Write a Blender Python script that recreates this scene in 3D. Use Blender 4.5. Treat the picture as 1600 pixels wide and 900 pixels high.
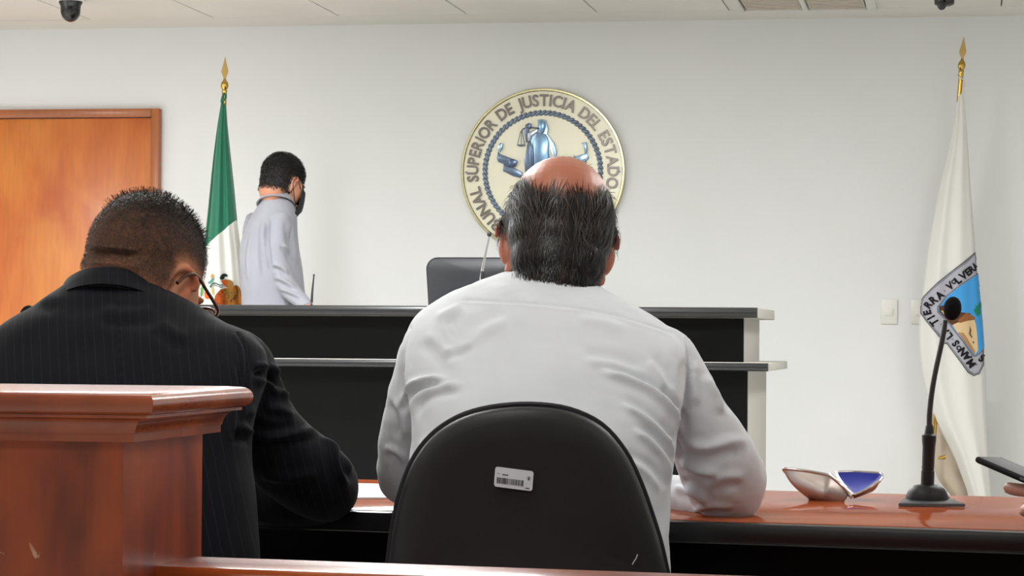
import bpy, bmesh, math, random
import numpy as np
from mathutils import Vector, Matrix
from mathutils.bvhtree import BVHTree

# ------------------------------------------------------------------ camera
for o in list(bpy.data.objects):
    bpy.data.objects.remove(o)
SC = bpy.context.scene
COL = SC.collection
F = 4000.0                                   # focal length in pixels of the 1600x900 frame
TH, PH, ROLL = math.atan(702 / F), math.atan(80 / F), 0.0077
EYE = Vector((0, 0, 1.005))
_f = Vector((-math.sin(TH) * math.cos(PH), math.cos(TH) * math.cos(PH), math.sin(PH)))
_r0 = Vector((math.cos(TH), math.sin(TH), 0))
_u0 = _r0.cross(_f)
_r = _r0 * math.cos(ROLL) + _u0 * math.sin(ROLL)
_u = _u0 * math.cos(ROLL) - _r0 * math.sin(ROLL)
cd = bpy.data.cameras.new('camera')
cd.sensor_width = 36
cd.lens = 36 * F / 1600
cd.clip_start = 0.05
cam = bpy.data.objects.new('camera', cd)
COL.objects.link(cam)
cam.matrix_world = Matrix(((_r.x, _u.x, -_f.x, EYE.x), (_r.y, _u.y, -_f.y, EYE.y), (_r.z, _u.z, -_f.z, EYE.z), (0, 0, 0, 1)))
SC.camera = cam

# ------------------------------------------------------------------ world, exposure, lamps
WY = 12.3                                    # front wall
CZ = 2.552                                   # ceiling
W = bpy.data.worlds.new('world')
SC.world = W
W.use_nodes = True
W.node_tree.nodes['Background'].inputs[0].default_value = (0.9, 0.95, 1, 1)
W.node_tree.nodes['Background'].inputs[1].default_value = 0.12
SC.view_settings.view_transform = 'Standard'
SC.view_settings.look = 'None'
SC.view_settings.exposure = 0.05
SC.view_settings.gamma = 1.0
SC.view_settings.use_curve_mapping = False
LAMPS = [(-4.6, 8.3), (-1.9, 8.3), (0.8, 8.3), (-4.6, 5.6), (-1.9, 5.6), (0.8, 5.6),
         (-3.4, 2.6), (-0.8, 2.6), (1.8, 2.6), (-3.4, -0.6), (-0.8, -0.6), (1.8, -0.6)]
LAMP_W = (150, 132, 46, 72, 52, 26, 11, 11, 11, 10, 10, 10)
for _i, (_x, _y) in enumerate(LAMPS):
    ld = bpy.data.lights.new('panel_light', 'AREA')
    ld.shape = 'RECTANGLE'
    ld.size, ld.size_y = 0.56, 1.16
    ld.energy = LAMP_W[_i]
    ld.color = (0.955, 0.98, 1.0)
    lo = bpy.data.objects.new('panel_light', ld)
    COL.objects.link(lo)
    lo.location = (_x, _y, CZ - 0.03)


# ------------------------------------------------------------------ helpers
def pix(px, py, d):
    """point seen at pixel (px, py) at depth d metres along the view axis"""
    px, py, d = float(px), float(py), float(d)
    return EYE + d * (_f + (px - 800) / F * _r - (py - 450) / F * _u)


def ray(px, py):
    return _f + (px - 800) / F * _r - (py - 450) / F * _u


def onY(px, py, Y):
    r = ray(px, py)
    return EYE + r * ((Y - EYE.y) / r.y)


def onZ(px, py, z):
    r = ray(px, py)
    return EYE + r * ((z - EYE.z) / r.z)


def proj(V):
    """pixel coordinates and depth of an (n,3) array"""
    V = np.asarray(V, float) - np.array(EYE)
    d = V @ np.array(_f)
    return 800 + F * (V @ np.array(_r)) / d, 450 - F * (V @ np.array(_u)) / d, d


def lin(c):
    """sRGB 0-255 to linear"""
    out = []
    for v in c[:3]:
        v = v / 255
        out.append(v / 12.92 if v <= 0.04045 else ((v + 0.055) / 1.055) ** 2.4)
    return tuple(out)


MATS = {}


def mat(name, rgb, rough=0.5, metal=0.0, spec=0.5, noise=None, bump=None, coat=0.0, sheen=0.0, sss=0.0):
    """noise=(scale, rgb2, stretch xyz); bump=(scale, strength, stretch)"""
    if name in MATS:
        return MATS[name]
    m = bpy.data.materials.new(name)
    m.use_nodes = True
    nt = m.node_tree
    b = nt.nodes['Principled BSDF']
    b.inputs['Base Color'].default_value = (*lin(rgb), 1)
    b.inputs['Roughness'].default_value = rough
    b.inputs['Metallic'].default_value = metal
    b.inputs['Specular IOR Level'].default_value = spec
    b.inputs['Coat Weight'].default_value = coat
    b.inputs['Coat Roughness'].default_value = 0.15
    b.inputs['Sheen Weight'].default_value = sheen
    if sss:
        b.inputs['Subsurface Weight'].default_value = sss
        b.inputs['Subsurface Radius'].default_value = (0.012, 0.005, 0.003)
        b.inputs['Subsurface Scale'].default_value = 0.6
    tc = nt.nodes.new('ShaderNodeTexCoord')

    def tex(scale, stretch, detail=6):
        mp = nt.nodes.new('ShaderNodeMapping')
        mp.inputs['Scale'].default_value = stretch
        nt.links.new(tc.outputs['Object'], mp.inputs['Vector'])
        n = nt.nodes.new('ShaderNodeTexNoise')
        n.inputs['Scale'].default_value = scale
        n.inputs['Detail'].default_value = detail
        nt.links.new(mp.outputs['Vector'], n.inputs['Vector'])
        return n
    if noise:
        n = tex(noise[0], noise[2] if len(noise) > 2 else (1, 1, 1))
        r = nt.nodes.new('ShaderNodeValToRGB')
        r.color_ramp.elements[0].position = 0.32
        r.color_ramp.elements[1].position = 0.68
        r.color_ramp.elements[0].color = (*lin(rgb), 1)
        r.color_ramp.elements[1].color = (*lin(noise[1]), 1)
        nt.links.new(n.outputs['Fac'], r.inputs['Fac'])
        nt.links.new(r.outputs['Color'], b.inputs['Base Color'])
    if bump:
        n = tex(bump[0], bump[2] if len(bump) > 2 else (1, 1, 1))
        bp = nt.nodes.new('ShaderNodeBump')
        bp.inputs['Strength'].default_value = bump[1]
        bp.inputs['Distance'].default_value = 0.004
        nt.links.new(n.outputs['Fac'], bp.inputs['Height'])
        nt.links.new(bp.outputs['Normal'], b.inputs['Normal'])
    MATS[name] = m
    return m


def emis(name, rgb, s):
    m = bpy.data.materials.new(name)
    m.use_nodes = True
    b = m.node_tree.nodes['Principled BSDF']
    b.inputs['Base Color'].default_value = (*lin(rgb), 1)
    b.inputs['Emission Color'].default_value = (*lin(rgb), 1)
    b.inputs['Emission Strength'].default_value = s
    return m


def tag(o, label=None, cat=None, group=None, kind=None):
    if label:
        o['label'] = label
    if cat:
        o['category'] = cat
    if group:
        o['group'] = group
    if kind:
        o['kind'] = kind
    return o


def empty(name, loc, label, cat, group=None):
    o = bpy.data.objects.new(name, None)
    COL.objects.link(o)
    o.location = loc
    o.empty_display_size = 0.1
    return tag(o, label, cat, group)


def put(name, me, m=None, parent=None, smooth=None):
    """link mesh data (world coordinates) as one object"""
    if m is not None and not me.materials:
        for mm in (m if isinstance(m, (list, tuple)) else [m]):
            me.materials.append(mm)
    if smooth is not None:
        me.shade_smooth()
        if smooth < 179:
            me.set_sharp_from_angle(angle=math.radians(smooth))
    o = bpy.data.objects.new(name, me)
    COL.objects.link(o)
    if parent is not None:
        o.parent = parent
        if parent.parent is None:              # parts sit at identity, so sub-parts need no offset
            o.matrix_parent_inverse = Matrix.Translation(-parent.location)
    return o


def obj(name, V, Fc, m=None, parent=None, smooth=None):
    me = bpy.data.meshes.new(name)
    me.from_pydata([tuple(map(float, v)) for v in V], [], [tuple(int(i) for i in f) for f in Fc])
    bm = bmesh.new()
    bm.from_mesh(me)
    bmesh.ops.recalc_face_normals(bm, faces=bm.faces)
    bm.to_mesh(me)
    bm.free()
    me.update()
    return put(name, me, m, parent, smooth)


def bmput(name, bm, m=None, parent=None, smooth=None):
    me = bpy.data.meshes.new(name)
    bmesh.ops.recalc_face_normals(bm, faces=bm.faces)
    bm.to_mesh(me)
    bm.free()
    return put(name, me, m, parent, smooth)


def rotz(a):
    return Matrix.Rotation(a, 4, 'Z')


def boxbm(c, s, bev=0.0, rot=None, seg=2):
    bm = bmesh.new()
    bmesh.ops.create_cube(bm, size=1)
    for v in bm.verts:
        v.co = Vector((v.co.x * s[0], v.co.y * s[1], v.co.z * s[2]))
    if bev:
        bmesh.ops.bevel(bm, geom=bm.edges[:], offset=bev, segments=seg, affect='EDGES', profile=0.5)
    M = Matrix.Translation(Vector(c)) @ (rot.to_4x4() if rot is not None else Matrix())
    bm.transform(M)
    return bm


def box(name, c, s, m, parent=None, bev=0.0, rot=None, seg=2):
    return bmput(name, boxbm(c, s, bev, rot, seg), m, parent, 40 if bev else None)


def span(name, a, b, m, parent=None, bev=0.0):
    """axis-aligned box between two corners"""
    a, b = Vector(a), Vector(b)
    s = b - a
    return box(name, (a + b) / 2, (abs(s.x), abs(s.y), abs(s.z)), m, parent, bev)


def frame_of(t):
    t = Vector(t).normalized()
    a = Vector((0, 0, 1)) if abs(t.z) < 0.9 else Vector((1, 0, 0))
    x = t.cross(a).normalized()
    return x, x.cross(t).normalized()


def catmull(P, k):
    """interpolate rows of P (n,m) with k steps per span"""
    P = np.asarray(P, float)
    n = len(P)
    if n < 3 or k < 2:
        return P
    out = []
    for i in range(n - 1):
        p0 = P[max(i - 1, 0)] if i > 0 else 2 * P[0] - P[1]
        p1, p2 = P[i], P[i + 1]
        p3 = P[i + 2] if i + 2 < n else 2 * P[-1] - P[-2]
        for j in range(k):
            t = j / k
            out.append(0.5 * (2 * p1 + (p2 - p0) * t + (2 * p0 - 5 * p1 + 4 * p2 - p3) * t * t + (3 * p1 - p0 - 3 * p2 + p3) * t ** 3))
    out.append(P[-1])
    return np.array(out)


def rings_mesh(R, closed=True, caps=True):
    """R: (stations, n, 3) rings -> verts, faces"""
    R = np.asarray(R, float)
    s, n, _ = R.shape
    V = list(R.reshape(-1, 3))
    Fc = []
    for i in range(s - 1):
        for j in range(n if closed else n - 1):
            k = (j + 1) % n
            Fc.append((i * n + j, i * n + k, (i + 1) * n + k, (i + 1) * n + j))
    if caps and closed:
        V.append(R[0].mean(0)); c0 = len(V) - 1
        V.append(R[-1].mean(0)); c1 = len(V) - 1
        for j in range(n):
            k = (j + 1) % n
            Fc.append((c0, k, j))
            Fc.append((c1, (s - 1) * n + j, (s - 1) * n + k))
    return V, Fc


def tube(pts, rad, n=12, k=4, flat=None):
    """tube through points (world), radius per point; flat=(axis vector, ratio) squashes"""
    P = np.array([list(p) for p in pts], float)
    r = np.array(rad if hasattr(rad, '__len__') else [rad] * len(P), float)[:, None]
    A = catmull(np.hstack([P, r]), k)
    P, r = A[:, :3], np.maximum(A[:, 3], 1e-4)
    T = np.gradient(P, axis=0)
    R = []
    x, y = frame_of(T[0])
    for i in range(len(P)):
        t = Vector(T[i]).normalized()
        x = (x - t * x.dot(t)).normalized()
        y = t.cross(x)
        ring = []
        for j in range(n):
            a = 2 * math.pi * j / n
            q = x * math.cos(a) + y * math.sin(a)
            if flat:
                ax = Vector(flat[0]).normalized()
                q = q - ax * q.dot(ax) * (1 - flat[1])
            ring.append(np.array(P[i]) + r[i] * np.array(q))
        R.append(ring)
    return rings_mesh(R)


def lathe(prof, c=(0, 0, 0), n=32, axis=None):
    """prof: list of (r, z); axis: Matrix 3x3 rotation"""
    R = []
    for r, z in prof:
        ring = []
        for j in range(n):
            a = 2 * math.pi * j / n
            q = Vector((max(r, 1e-5) * math.cos(a), max(r, 1e-5) * math.sin(a), z))
            if axis is not None:
                q = axis @ q
            ring.append(np.array(q + Vector(c)))
        R.append(ring)
    return rings_mesh(R)


def join(*parts):
    V, Fc = [], []
    for v, f in parts:
        o = len(V)
        V += [tuple(map(float, q)) for q in v]
        Fc += [tuple(int(i) + o for i in q) for q in f]
    return V, Fc


def ellipsoid(c, r, M=None, nu=24, nv=14):
    R = []
    for i in range(1, nv):
        p = math.pi * i / nv
        ring = []
        for j in range(nu):
            a = 2 * math.pi * j / nu
            q = Vector((r[0] * math.sin(p) * math.cos(a), r[1] * math.sin(p) * math.sin(a), r[2] * math.cos(p)))
            if M is not None:
                q = M @ q
            ring.append(np.array(q + Vector(c)))
        R.append(ring)
    V, Fc = rings_mesh(R)
    top = Vector((0, 0, r[2])); bot = Vector((0, 0, -r[2]))
    V[-2] = np.array((M @ top if M is not None else top) + Vector(c))
    V[-1] = np.array((M @ bot if M is not None else bot) + Vector(c))
    return V, Fc


def arrays(me):
    V = np.empty(len(me.vertices) * 3)
    me.vertices.foreach_get('co', V)
    N = np.empty(len(me.vertices) * 3)
    me.vertices.foreach_get('normal', N)
    return V.reshape(-1, 3), N.reshape(-1, 3)


def setco(me, V):
    me.vertices.foreach_set('co', np.ascontiguousarray(V, float).ravel())
    me.update()


def remesh(V, Fc, voxel, smooth=6, fac=0.5):
    """one continuous surface out of overlapping closed pieces"""
    me = bpy.data.meshes.new('tmp')
    me.from_pydata([tuple(map(float, v)) for v in V], [], [tuple(int(i) for i in f) for f in Fc])
    bm = bmesh.new(); bm.from_mesh(me)
    bmesh.ops.recalc_face_normals(bm, faces=bm.faces)
    bm.to_mesh(me); bm.free()
    o = bpy.data.objects.new('tmp', me)
    COL.objects.link(o)
    md = o.modifiers.new('r', 'REMESH')
    md.mode = 'VOXEL'
    md.voxel_size = voxel
    if smooth:
        ms = o.modifiers.new('s', 'SMOOTH')
        ms.factor = fac
        ms.iterations = smooth
    bpy.context.view_layer.update()
    dg = bpy.context.evaluated_depsgraph_get()
    out = bpy.data.meshes.new_from_object(o.evaluated_get(dg))
    bpy.data.objects.remove(o)
    bpy.data.meshes.remove(me)
    return out


def poly_prism(pts, frm, depth, bev=0.0):
    """2D outline -> prism. frm: function (u, v, w) -> world point, w = 0..depth; returns bmesh"""
    bm = bmesh.new()
    n = len(pts)
    a = [bm.verts.new(frm(u, v, 0)) for u, v in pts]
    b = [bm.verts.new(frm(u, v, depth)) for u, v in pts]
    bm.faces.new(a[::-1]); top = bm.faces.new(b)
    for i in range(n):
        bm.faces.new((a[i], a[(i + 1) % n], b[(i + 1) % n], b[i]))
    bmesh.ops.recalc_face_normals(bm, faces=bm.faces)
    if bev:
        bmesh.ops.bevel(bm, geom=top.edges[:], offset=bev, segments=2, affect='EDGES', profile=0.6)
    return bm


_letters = {}


def letter(ch, size=1.0, extrude=0.0, bold=0.03):
    """2D letter mesh (verts (n,3), faces, advance width)"""
    key = (ch, size, extrude, bold)
    if key not in _letters:
        cu = bpy.data.curves.new('t', 'FONT')
        cu.body = ch
        cu.size = size
        cu.extrude = extrude
        cu.offset = bold * size
        cu.resolution_u = 3
        o = bpy.data.objects.new('t', cu)
        COL.objects.link(o)
        bpy.context.view_layer.update()
        me = bpy.data.meshes.new_from_object(o.evaluated_get(bpy.context.evaluated_depsgraph_get()))
        V = [tuple(v.co) for v in me.vertices]
        Fc = [tuple(p.vertices) for p in me.polygons]
        bpy.data.objects.remove(o)
        xs = [v[0] for v in V] or [0]
        _letters[key] = (V, Fc, min(xs), max(xs))
    return _letters[key]


def smoothstep(a, b, x):
    t = np.clip((x - a) / (b - a), 0, 1)
    return t * t * (3 - 2 * t)

# ================================================================== THE SETTING
def woodmat(name, c1, c2, c3, rough=0.35, coat=0.3, scale=2.0, stretch=(1, 1, 0.12), blotch=1.4, scuff=False, coat_rough=0.2, spec=0.5):
    m = bpy.data.materials.new(name)
    m.use_nodes = True
    nt = m.node_tree
    b = nt.nodes['Principled BSDF']
    tc = nt.nodes.new('ShaderNodeTexCoord')

    def noise(sc, st, det, dist=0.0):
        mp = nt.nodes.new('ShaderNodeMapping')
        mp.inputs['Scale'].default_value = st
        nt.links.new(tc.outputs['Object'], mp.inputs['Vector'])
        n = nt.nodes.new('ShaderNodeTexNoise')
        n.inputs['Scale'].default_value = sc
        n.inputs['Detail'].default_value = det
        n.inputs['Distortion'].default_value = dist
        nt.links.new(mp.outputs['Vector'], n.inputs['Vector'])
        return n
    n1 = noise(scale, stretch, 4, 0.9)
    n2 = noise(scale * 18, (stretch[0], stretch[1], stretch[2] * 0.35), 5)
    n3 = noise(blotch, (1, 1, 0.7), 3, 0.6)
    r1 = nt.nodes.new('ShaderNodeValToRGB')
    r1.color_ramp.elements[0].position, r1.color_ramp.elements[1].position = 0.34, 0.66
    r1.color_ramp.elements[0].color = (*lin(c1), 1)
    r1.color_ramp.elements[1].color = (*lin(c2), 1)
    nt.links.new(n1.outputs['Fac'], r1.inputs['Fac'])
    mx = nt.nodes.new('ShaderNodeMix'); mx.data_type = 'RGBA'
    rr = nt.nodes.new('ShaderNodeValToRGB')
    rr.color_ramp.elements[0].position, rr.color_ramp.elements[1].position = 0.42, 0.7
    nt.links.new(n3.outputs['Fac'], rr.inputs['Fac'])
    nt.links.new(rr.outputs['Color'], mx.inputs['Factor'])
    nt.links.new(r1.outputs['Color'], mx.inputs['A'])
    mx.inputs['B'].default_value = (*lin(c3), 1)
    m2 = nt.nodes.new('ShaderNodeMix'); m2.data_type = 'RGBA'; m2.blend_type = 'MULTIPLY'
    m2.inputs['Factor'].default_value = 0.32
    nt.links.new(mx.outputs['Result'], m2.inputs['A'])
    nt.links.new(n2.outputs['Fac'], m2.inputs['B'])
    last = m2.outputs['Result']
    if scuff:
        n4 = noise(34, (1, 1, 0.8), 8, 2.0)
        n5 = noise(5.5, (1, 1, 1), 1)
        ra = nt.nodes.new('ShaderNodeValToRGB')
        ra.color_ramp.elements[0].position, ra.color_ramp.elements[1].position = 0.67, 0.70
        nt.links.new(n4.outputs['Fac'], ra.inputs['Fac'])
        rb = nt.nodes.new('ShaderNodeValToRGB')
        rb.color_ramp.elements[0].position, rb.color_ramp.elements[1].position = 0.55, 0.6
        nt.links.new(n5.outputs['Fac'], rb.inputs['Fac'])
        mu = nt.nodes.new('ShaderNodeMath'); mu.operation = 'MULTIPLY'
        nt.links.new(ra.outputs['Color'], mu.inputs[0]); nt.links.new(rb.outputs['Color'], mu.inputs[1])
        m3 = nt.nodes.new('ShaderNodeMix'); m3.data_type = 'RGBA'
        nt.links.new(mu.outputs['Value'], m3.inputs['Factor'])
        nt.links.new(last, m3.inputs['A'])
        m3.inputs['B'].default_value = (*lin((196, 160, 135)), 1)
        last = m3.outputs['Result']
    nt.links.new(last, b.inputs['Base Color'])
    b.inputs['Roughness'].default_value = rough
    b.inputs['Coat Weight'].default_value = coat
    b.inputs['Coat Roughness'].default_value = coat_rough
    b.inputs['Specular IOR Level'].default_value = spec
    return m


M_WALL = mat('wall_paint', (230, 230, 230), 0.75, spec=0.2, bump=(90, 0.12), noise=(1.3, (226, 227, 226)))
M_CEIL = mat('ceiling_paint', (226, 222, 214), 0.9, spec=0.1)
M_TILE = mat('ceiling_board', (228, 224, 216), 0.9, spec=0.1, noise=(2.0, (222, 218, 210)))
M_GAP = mat('joint_shadow_gap', (120, 112, 100), 0.9)
M_FLOOR = mat('floor_tile_beige', (214, 213, 208), 0.4, noise=(3, (206, 205, 200)))
M_BLACK = mat('black_laminate', (4, 4, 5), 0.5, spec=0.12, bump=(40, 0.03))
M_NOSE = mat('black_edge_moulding', (20, 20, 22), 0.3, spec=0.45)
M_PLAS = mat('black_plastic', (18, 18, 20), 0.48, spec=0.35, bump=(600, 0.08))
M_CUSH = mat('black_upholstery', (28, 25, 29), 0.85, spec=0.2, bump=(900, 0.15))
M_GREYP = mat('grey_painted_end', (176, 172, 164), 0.6, spec=0.3)
M_DOOR = woodmat('door_veneer', (218, 122, 40), (196, 94, 26), (226, 140, 58), 0.4, 0.1, 3.2, (1, 1, 0.35), 2.2)
M_DFRM = woodmat('door_frame_wood', (178, 100, 50), (160, 86, 40), (186, 108, 56), 0.35, 0.2, 3, (1, 1, 0.1))
M_NEWEL = woodmat('dark_cherry_post', (162, 58, 14), (94, 29, 7), (190, 84, 24), 0.42, 0.1, 9.0, (1, 1, 0.10), 6.0, scuff=True)
M_CAPW = woodmat('dark_cherry_cap', (166, 74, 28), (126, 51, 18), (182, 88, 36), 0.26, 0.35, 6.0, (0.15, 1, 1), 5.0)
M_TABLE = woodmat('table_top_wood', (158, 78, 44), (142, 66, 36), (166, 86, 52), 0.55, 0.5, 5.0, (0.12, 1, 1), 3.0, False, 0.07, 0.0)
M_BRASS = mat('polished_brass', (196, 160, 84), 0.22, 1.0)
M_CHROME = mat('chrome', (205, 205, 208), 0.12, 1.0)

XL, XR, YB = -6.4, 3.6, -3.2
tag(span('floor', (XL, YB, -0.1), (XR, WY, 0), M_FLOOR), kind='structure')
tag(span('wall_front', (XL, WY, 0), (XR, WY + 0.15, CZ + 0.1), M_WALL), kind='structure')
tag(span('wall_left', (XL - 0.15, YB, 0), (XL, WY, CZ + 0.1), M_WALL), kind='structure')
tag(span('wall_right', (XR, YB, 0), (XR + 0.15, WY, CZ + 0.1), M_WALL), kind='structure')
tag(span('wall_back', (XL, YB - 0.15, 0), (XR, YB, CZ + 0.1), M_WALL), kind='structure')
tag(span('baseboard_front', (-3.4, WY - 0.014, 0), (XR, WY, 0.08), M_GREYP), kind='structure')
# ceiling: a plastered slab and border, boards hung 6 mm apart under it
ceil_o = tag(span('ceiling', (XL, YB, CZ + 0.012), (XR, WY, CZ + 0.16), M_GAP), kind='structure')
TE = onZ(338, 28, CZ).y                      # board field ends here, plain border up to the wall
span('ceiling_border', (XL, TE + 0.004, CZ), (XR, WY, CZ + 0.012), M_CEIL, ceil_o)
xs0 = onZ(334, 28, CZ).x
TW = onZ(934, 20.5, CZ).x - onZ(334, 28, CZ).x
TW /= 3.0
GAP = 0.0035
vx0, vx1 = onZ(1150, 17, CZ).x, onZ(1371, 14, CZ).x
vy1 = onZ(1260, 15, CZ).y
VENT = (vx0, vx1, vy1 - 0.62, vy1)
bme = {}
nx0 = int(math.floor((XL - xs0) / TW))
for i in range(nx0, int((XR - xs0) / TW) + 1):
    for j in range(3):
        a, b_ = xs0 + i * TW, xs0 + (i + 1) * TW
        y1 = TE - j * 1.22
        y0 = y1 - 1.22
        a, b_ = max(a, XL), min(b_, XR)
        if j == 0 and b_ > VENT[0] - 0.01 and a < VENT[1] + 0.01:      # cut around the ceiling grille
            y0_ = y0
            y1_ = VENT[2]
            span('ceiling_board', (a + GAP, y0_ + GAP, CZ), (b_ - GAP, y1_, CZ + 0.012), M_TILE, ceil_o)
            if a < VENT[0] - 0.02:
                span('ceiling_board', (a + GAP, y1_, CZ), (VENT[0], y1 - GAP, CZ + 0.012), M_TILE, ceil_o)
            if b_ > VENT[1] + 0.02:
                span('ceiling_board', (VENT[1], y1_, CZ), (b_ - GAP, y1 - GAP, CZ + 0.012), M_TILE, ceil_o)
            continue
        span('ceiling_board', (a + GAP, y0 + GAP, CZ), (b_ - GAP, y1 - (0.012 if a < onZ(140, 29, CZ).x - 0.05 else 0.001), CZ + 0.012), M_TILE, ceil_o)
span('ceiling_field', (XL, YB, CZ), (XR, TE - 3.66, CZ + 0.012), M_CEIL, ceil_o)
# ceiling grille
e = empty('air_vent', ((vx0 + vx1) / 2, vy1 - 0.31, CZ), 'pale square ceiling grille with two beige louvred panels', 'vent')
M_VENT = mat('vent_white', (220, 218, 210), 0.5)
M_VENTP = mat('vent_beige_panel', (196, 184, 170), 0.6)
M_SEAM = mat('vent_dark_seam', (88, 82, 72), 0.8)
fw = 0.045
for nm, p, q in (('vent_frame', (vx0, VENT[2]), (vx0 + fw, VENT[3])), ('vent_frame', (vx1 - fw, VENT[2]), (vx1, VENT[3])),
                 ('vent_frame', (vx0 + fw, VENT[3] - fw), (vx1 - fw, VENT[3])), ('vent_frame', (vx0 + fw, VENT[2]), (vx1 - fw, VENT[2] + fw)),
                 ('vent_mullion', ((vx0 + vx1) / 2 - 0.012, VENT[2] + fw), ((vx0 + vx1) / 2 + 0.012, VENT[3] - fw))):
    span(nm, (p[0], p[1], CZ - 0.012), (q[0], q[1], CZ + 0.012), M_VENT, e, 0.002)
span('vent_seam', (vx0 + fw, VENT[2] + fw, CZ + 0.008), (vx1 - fw, VENT[3] - fw, CZ + 0.0115), M_SEAM, e)
mid = (vx0 + vx1) / 2
for a, b_ in ((vx0 + fw + 0.008, mid - 0.018), (mid + 0.018, vx1 - fw - 0.008)):
    pn = span('vent_panel', (a, VENT[2] + fw + 0.012, CZ - 0.002), (b_, VENT[3] - fw - 0.012, CZ + 0.008), M_VENTP, e)
    for q in range(9):
        yy = VENT[2] + fw + 0.05 + q * 0.055
        span('louvre', (a + 0.01, yy, CZ - 0.006), (b_ - 0.01, yy + 0.03, CZ - 0.002), M_VENTP, pn)

# light panels of the room
M_DIFF = emis('lit_diffuser', (255, 250, 238), 3.0)
for k, (x, y) in enumerate(LAMPS):
    w = ['far left', 'far middle', 'far right', 'centre left', 'centre middle', 'centre right', 'near left', 'near middle', 'near right', 'rear left', 'rear middle', 'rear right'][k]
    e = empty('ceiling_light', (x, y, CZ), 'white recessed ceiling light panel, %s of the room' % w, 'ceiling light', 'recessed light panels')
    bm = boxbm((x, y, CZ - 0.006), (0.64, 1.24, 0.012), 0.002)
    bmput('light_frame', bm, M_VENT, e)
    box('diffuser', (x, y, CZ - 0.014), (0.57, 1.17, 0.004), M_DIFF, e)

# door
dx1 = onY(253, 171, WY).x
dzt = onY(253, 170.5, WY).z
dfw = 0.042
d1 = tag(box('door_1', (dx1 - 0.64, WY - 0.012, (dzt - dfw) / 2), (1.28 - 2 * dfw - 0.012, 0.02, dzt - dfw - 0.008), M_DOOR, None, 0.002), 'orange wooden door in the front wall', kind='structure')
fr = []
for nm, a, b_ in (('door_jamb', (dx1 - dfw, 0), (dx1, dzt)), ('door_jamb', (dx1 - 1.28, 0), (dx1 - 1.28 + dfw, dzt)),
                  ('door_head', (dx1 - 1.28 + dfw, dzt - dfw), (dx1 - dfw, dzt))):
    span(nm, (a[0], WY - 0.045, a[1]), (b_[0], WY + 0.01, b_[1]), M_DFRM, d1, 0.004)
V, Fc = join(lathe([(0.001, 0), (0.026, 0), (0.026, 0.008), (0.01, 0.012), (0.01, 0.05), (0.001, 0.05)], (dx1 - 1.17, WY - 0.022, 1.0), 20, Matrix.Rotation(math.radians(90), 3, 'X')),
             tube([(dx1 - 1.17, WY - 0.066, 1.0), (dx1 - 1.12, WY - 0.068, 1.0), (dx1 - 1.05, WY - 0.066, 1.0)], 0.009))
obj('door_handle', V, Fc, M_CHROME, d1, 40)

# ================================================================== DOME CAMERAS
def dome(px, py_bottom, d, label):
    s = d / F
    c = pix(px, py_bottom, d)
    r = 15.8 * s
    zt = CZ
    zb = c.z
    e = empty('security_camera', (c.x, c.y, zt), label, 'camera', 'ceiling dome cameras')
    hd = zt - zb
    neck = max(hd - 32 * s, 0.012)
    V, Fc = lathe([(0.001, zt), (21 * s, zt), (22 * s, zt - neck * 0.55), (21 * s, zt - neck * 0.9), (18.5 * s, zt - neck), (0.001, zt - neck)], (c.x, c.y, 0), 36)
    obj('camera_housing', V, Fc, mat('camera_white', (238, 236, 236), 0.3), e, 40)
    prof = [(0.001, zt - neck + 0.004), (18.6 * s, zt - neck + 0.003), (18.6 * s, zt - neck - 2 * s), (15.8 * s, zt - neck - 7 * s)]
    z0 = zt - neck - 14 * s
    hb = z0 - zb
    for q in range(0, 10):
        a = q / 9 * math.pi / 2
        prof.append((15.5 * s * math.cos(a), z0 - hb * math.sin(a)))
    V, Fc = lathe(prof, (c.x, c.y, 0), 36)
    obj('camera_dome', V, Fc, mat('black_gloss_dome', (14, 14, 14), 0.08, spec=0.6), e, 50)
    cc = pix(px - 5, py_bottom - 13, d) - Vector((0, 0.0, 0))
    cc = Vector((c.x, c.y, z0)) + (EYE - Vector((c.x, c.y, z0))).normalized() * (13.2 * s) + Vector((-4 * s, 0, -2 * s))
    V, Fc = ellipsoid(cc, (7 * s, 4 * s, 8 * s))
    obj('camera_lens', V, Fc, mat('lens_grey', (46, 46, 46), 0.2), e, 180)


dome(110, 34.5, 11.75, 'black dome security camera hanging near the wooden door')
dome(1475.5, 10.5, 11.3, 'black dome security camera hanging near the white flag')

# ================================================================== EMBLEM
EC = onY(849, 268, WY)
ES = (onY(977, 268, WY).x - onY(721, 268, WY).x) / 256           # metres per emblem pixel
EY = WY
em = empty('court_emblem', (EC.x, WY, EC.z - 128 * ES), 'round gold-rimmed cream court emblem with raised lettering and blue figure', 'emblem')
M_CREAM = mat('emblem_cream_metal', (220, 215, 190), 0.36, 0.2, noise=(3, (226, 222, 200)))
M_GOLD = mat('emblem_gold_rim', (196, 188, 150), 0.22, 0.85)
M_LET = mat('emblem_letter_grey', (112, 106, 100), 0.3, 0.5)
M_ROPE = mat('emblem_rope_blue', (122, 136, 154), 0.35, 0.35)
M_B1 = mat('emblem_light_blue', (150, 178, 200), 0.22, 0.45)
M_B2 = mat('emblem_slate_blue', (98, 112, 134), 0.25, 0.45)
M_B3 = mat('emblem_mid_blue', (120, 152, 182), 0.22, 0.45)
RX = Matrix.Rotation(math.radians(90), 3, 'X')


def eat(x, y, w):
    """emblem pixel offset (x right, y down) at w metres proud of the wall"""
    return Vector((EC.x + x * ES, WY - w, EC.z - y * ES))


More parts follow.
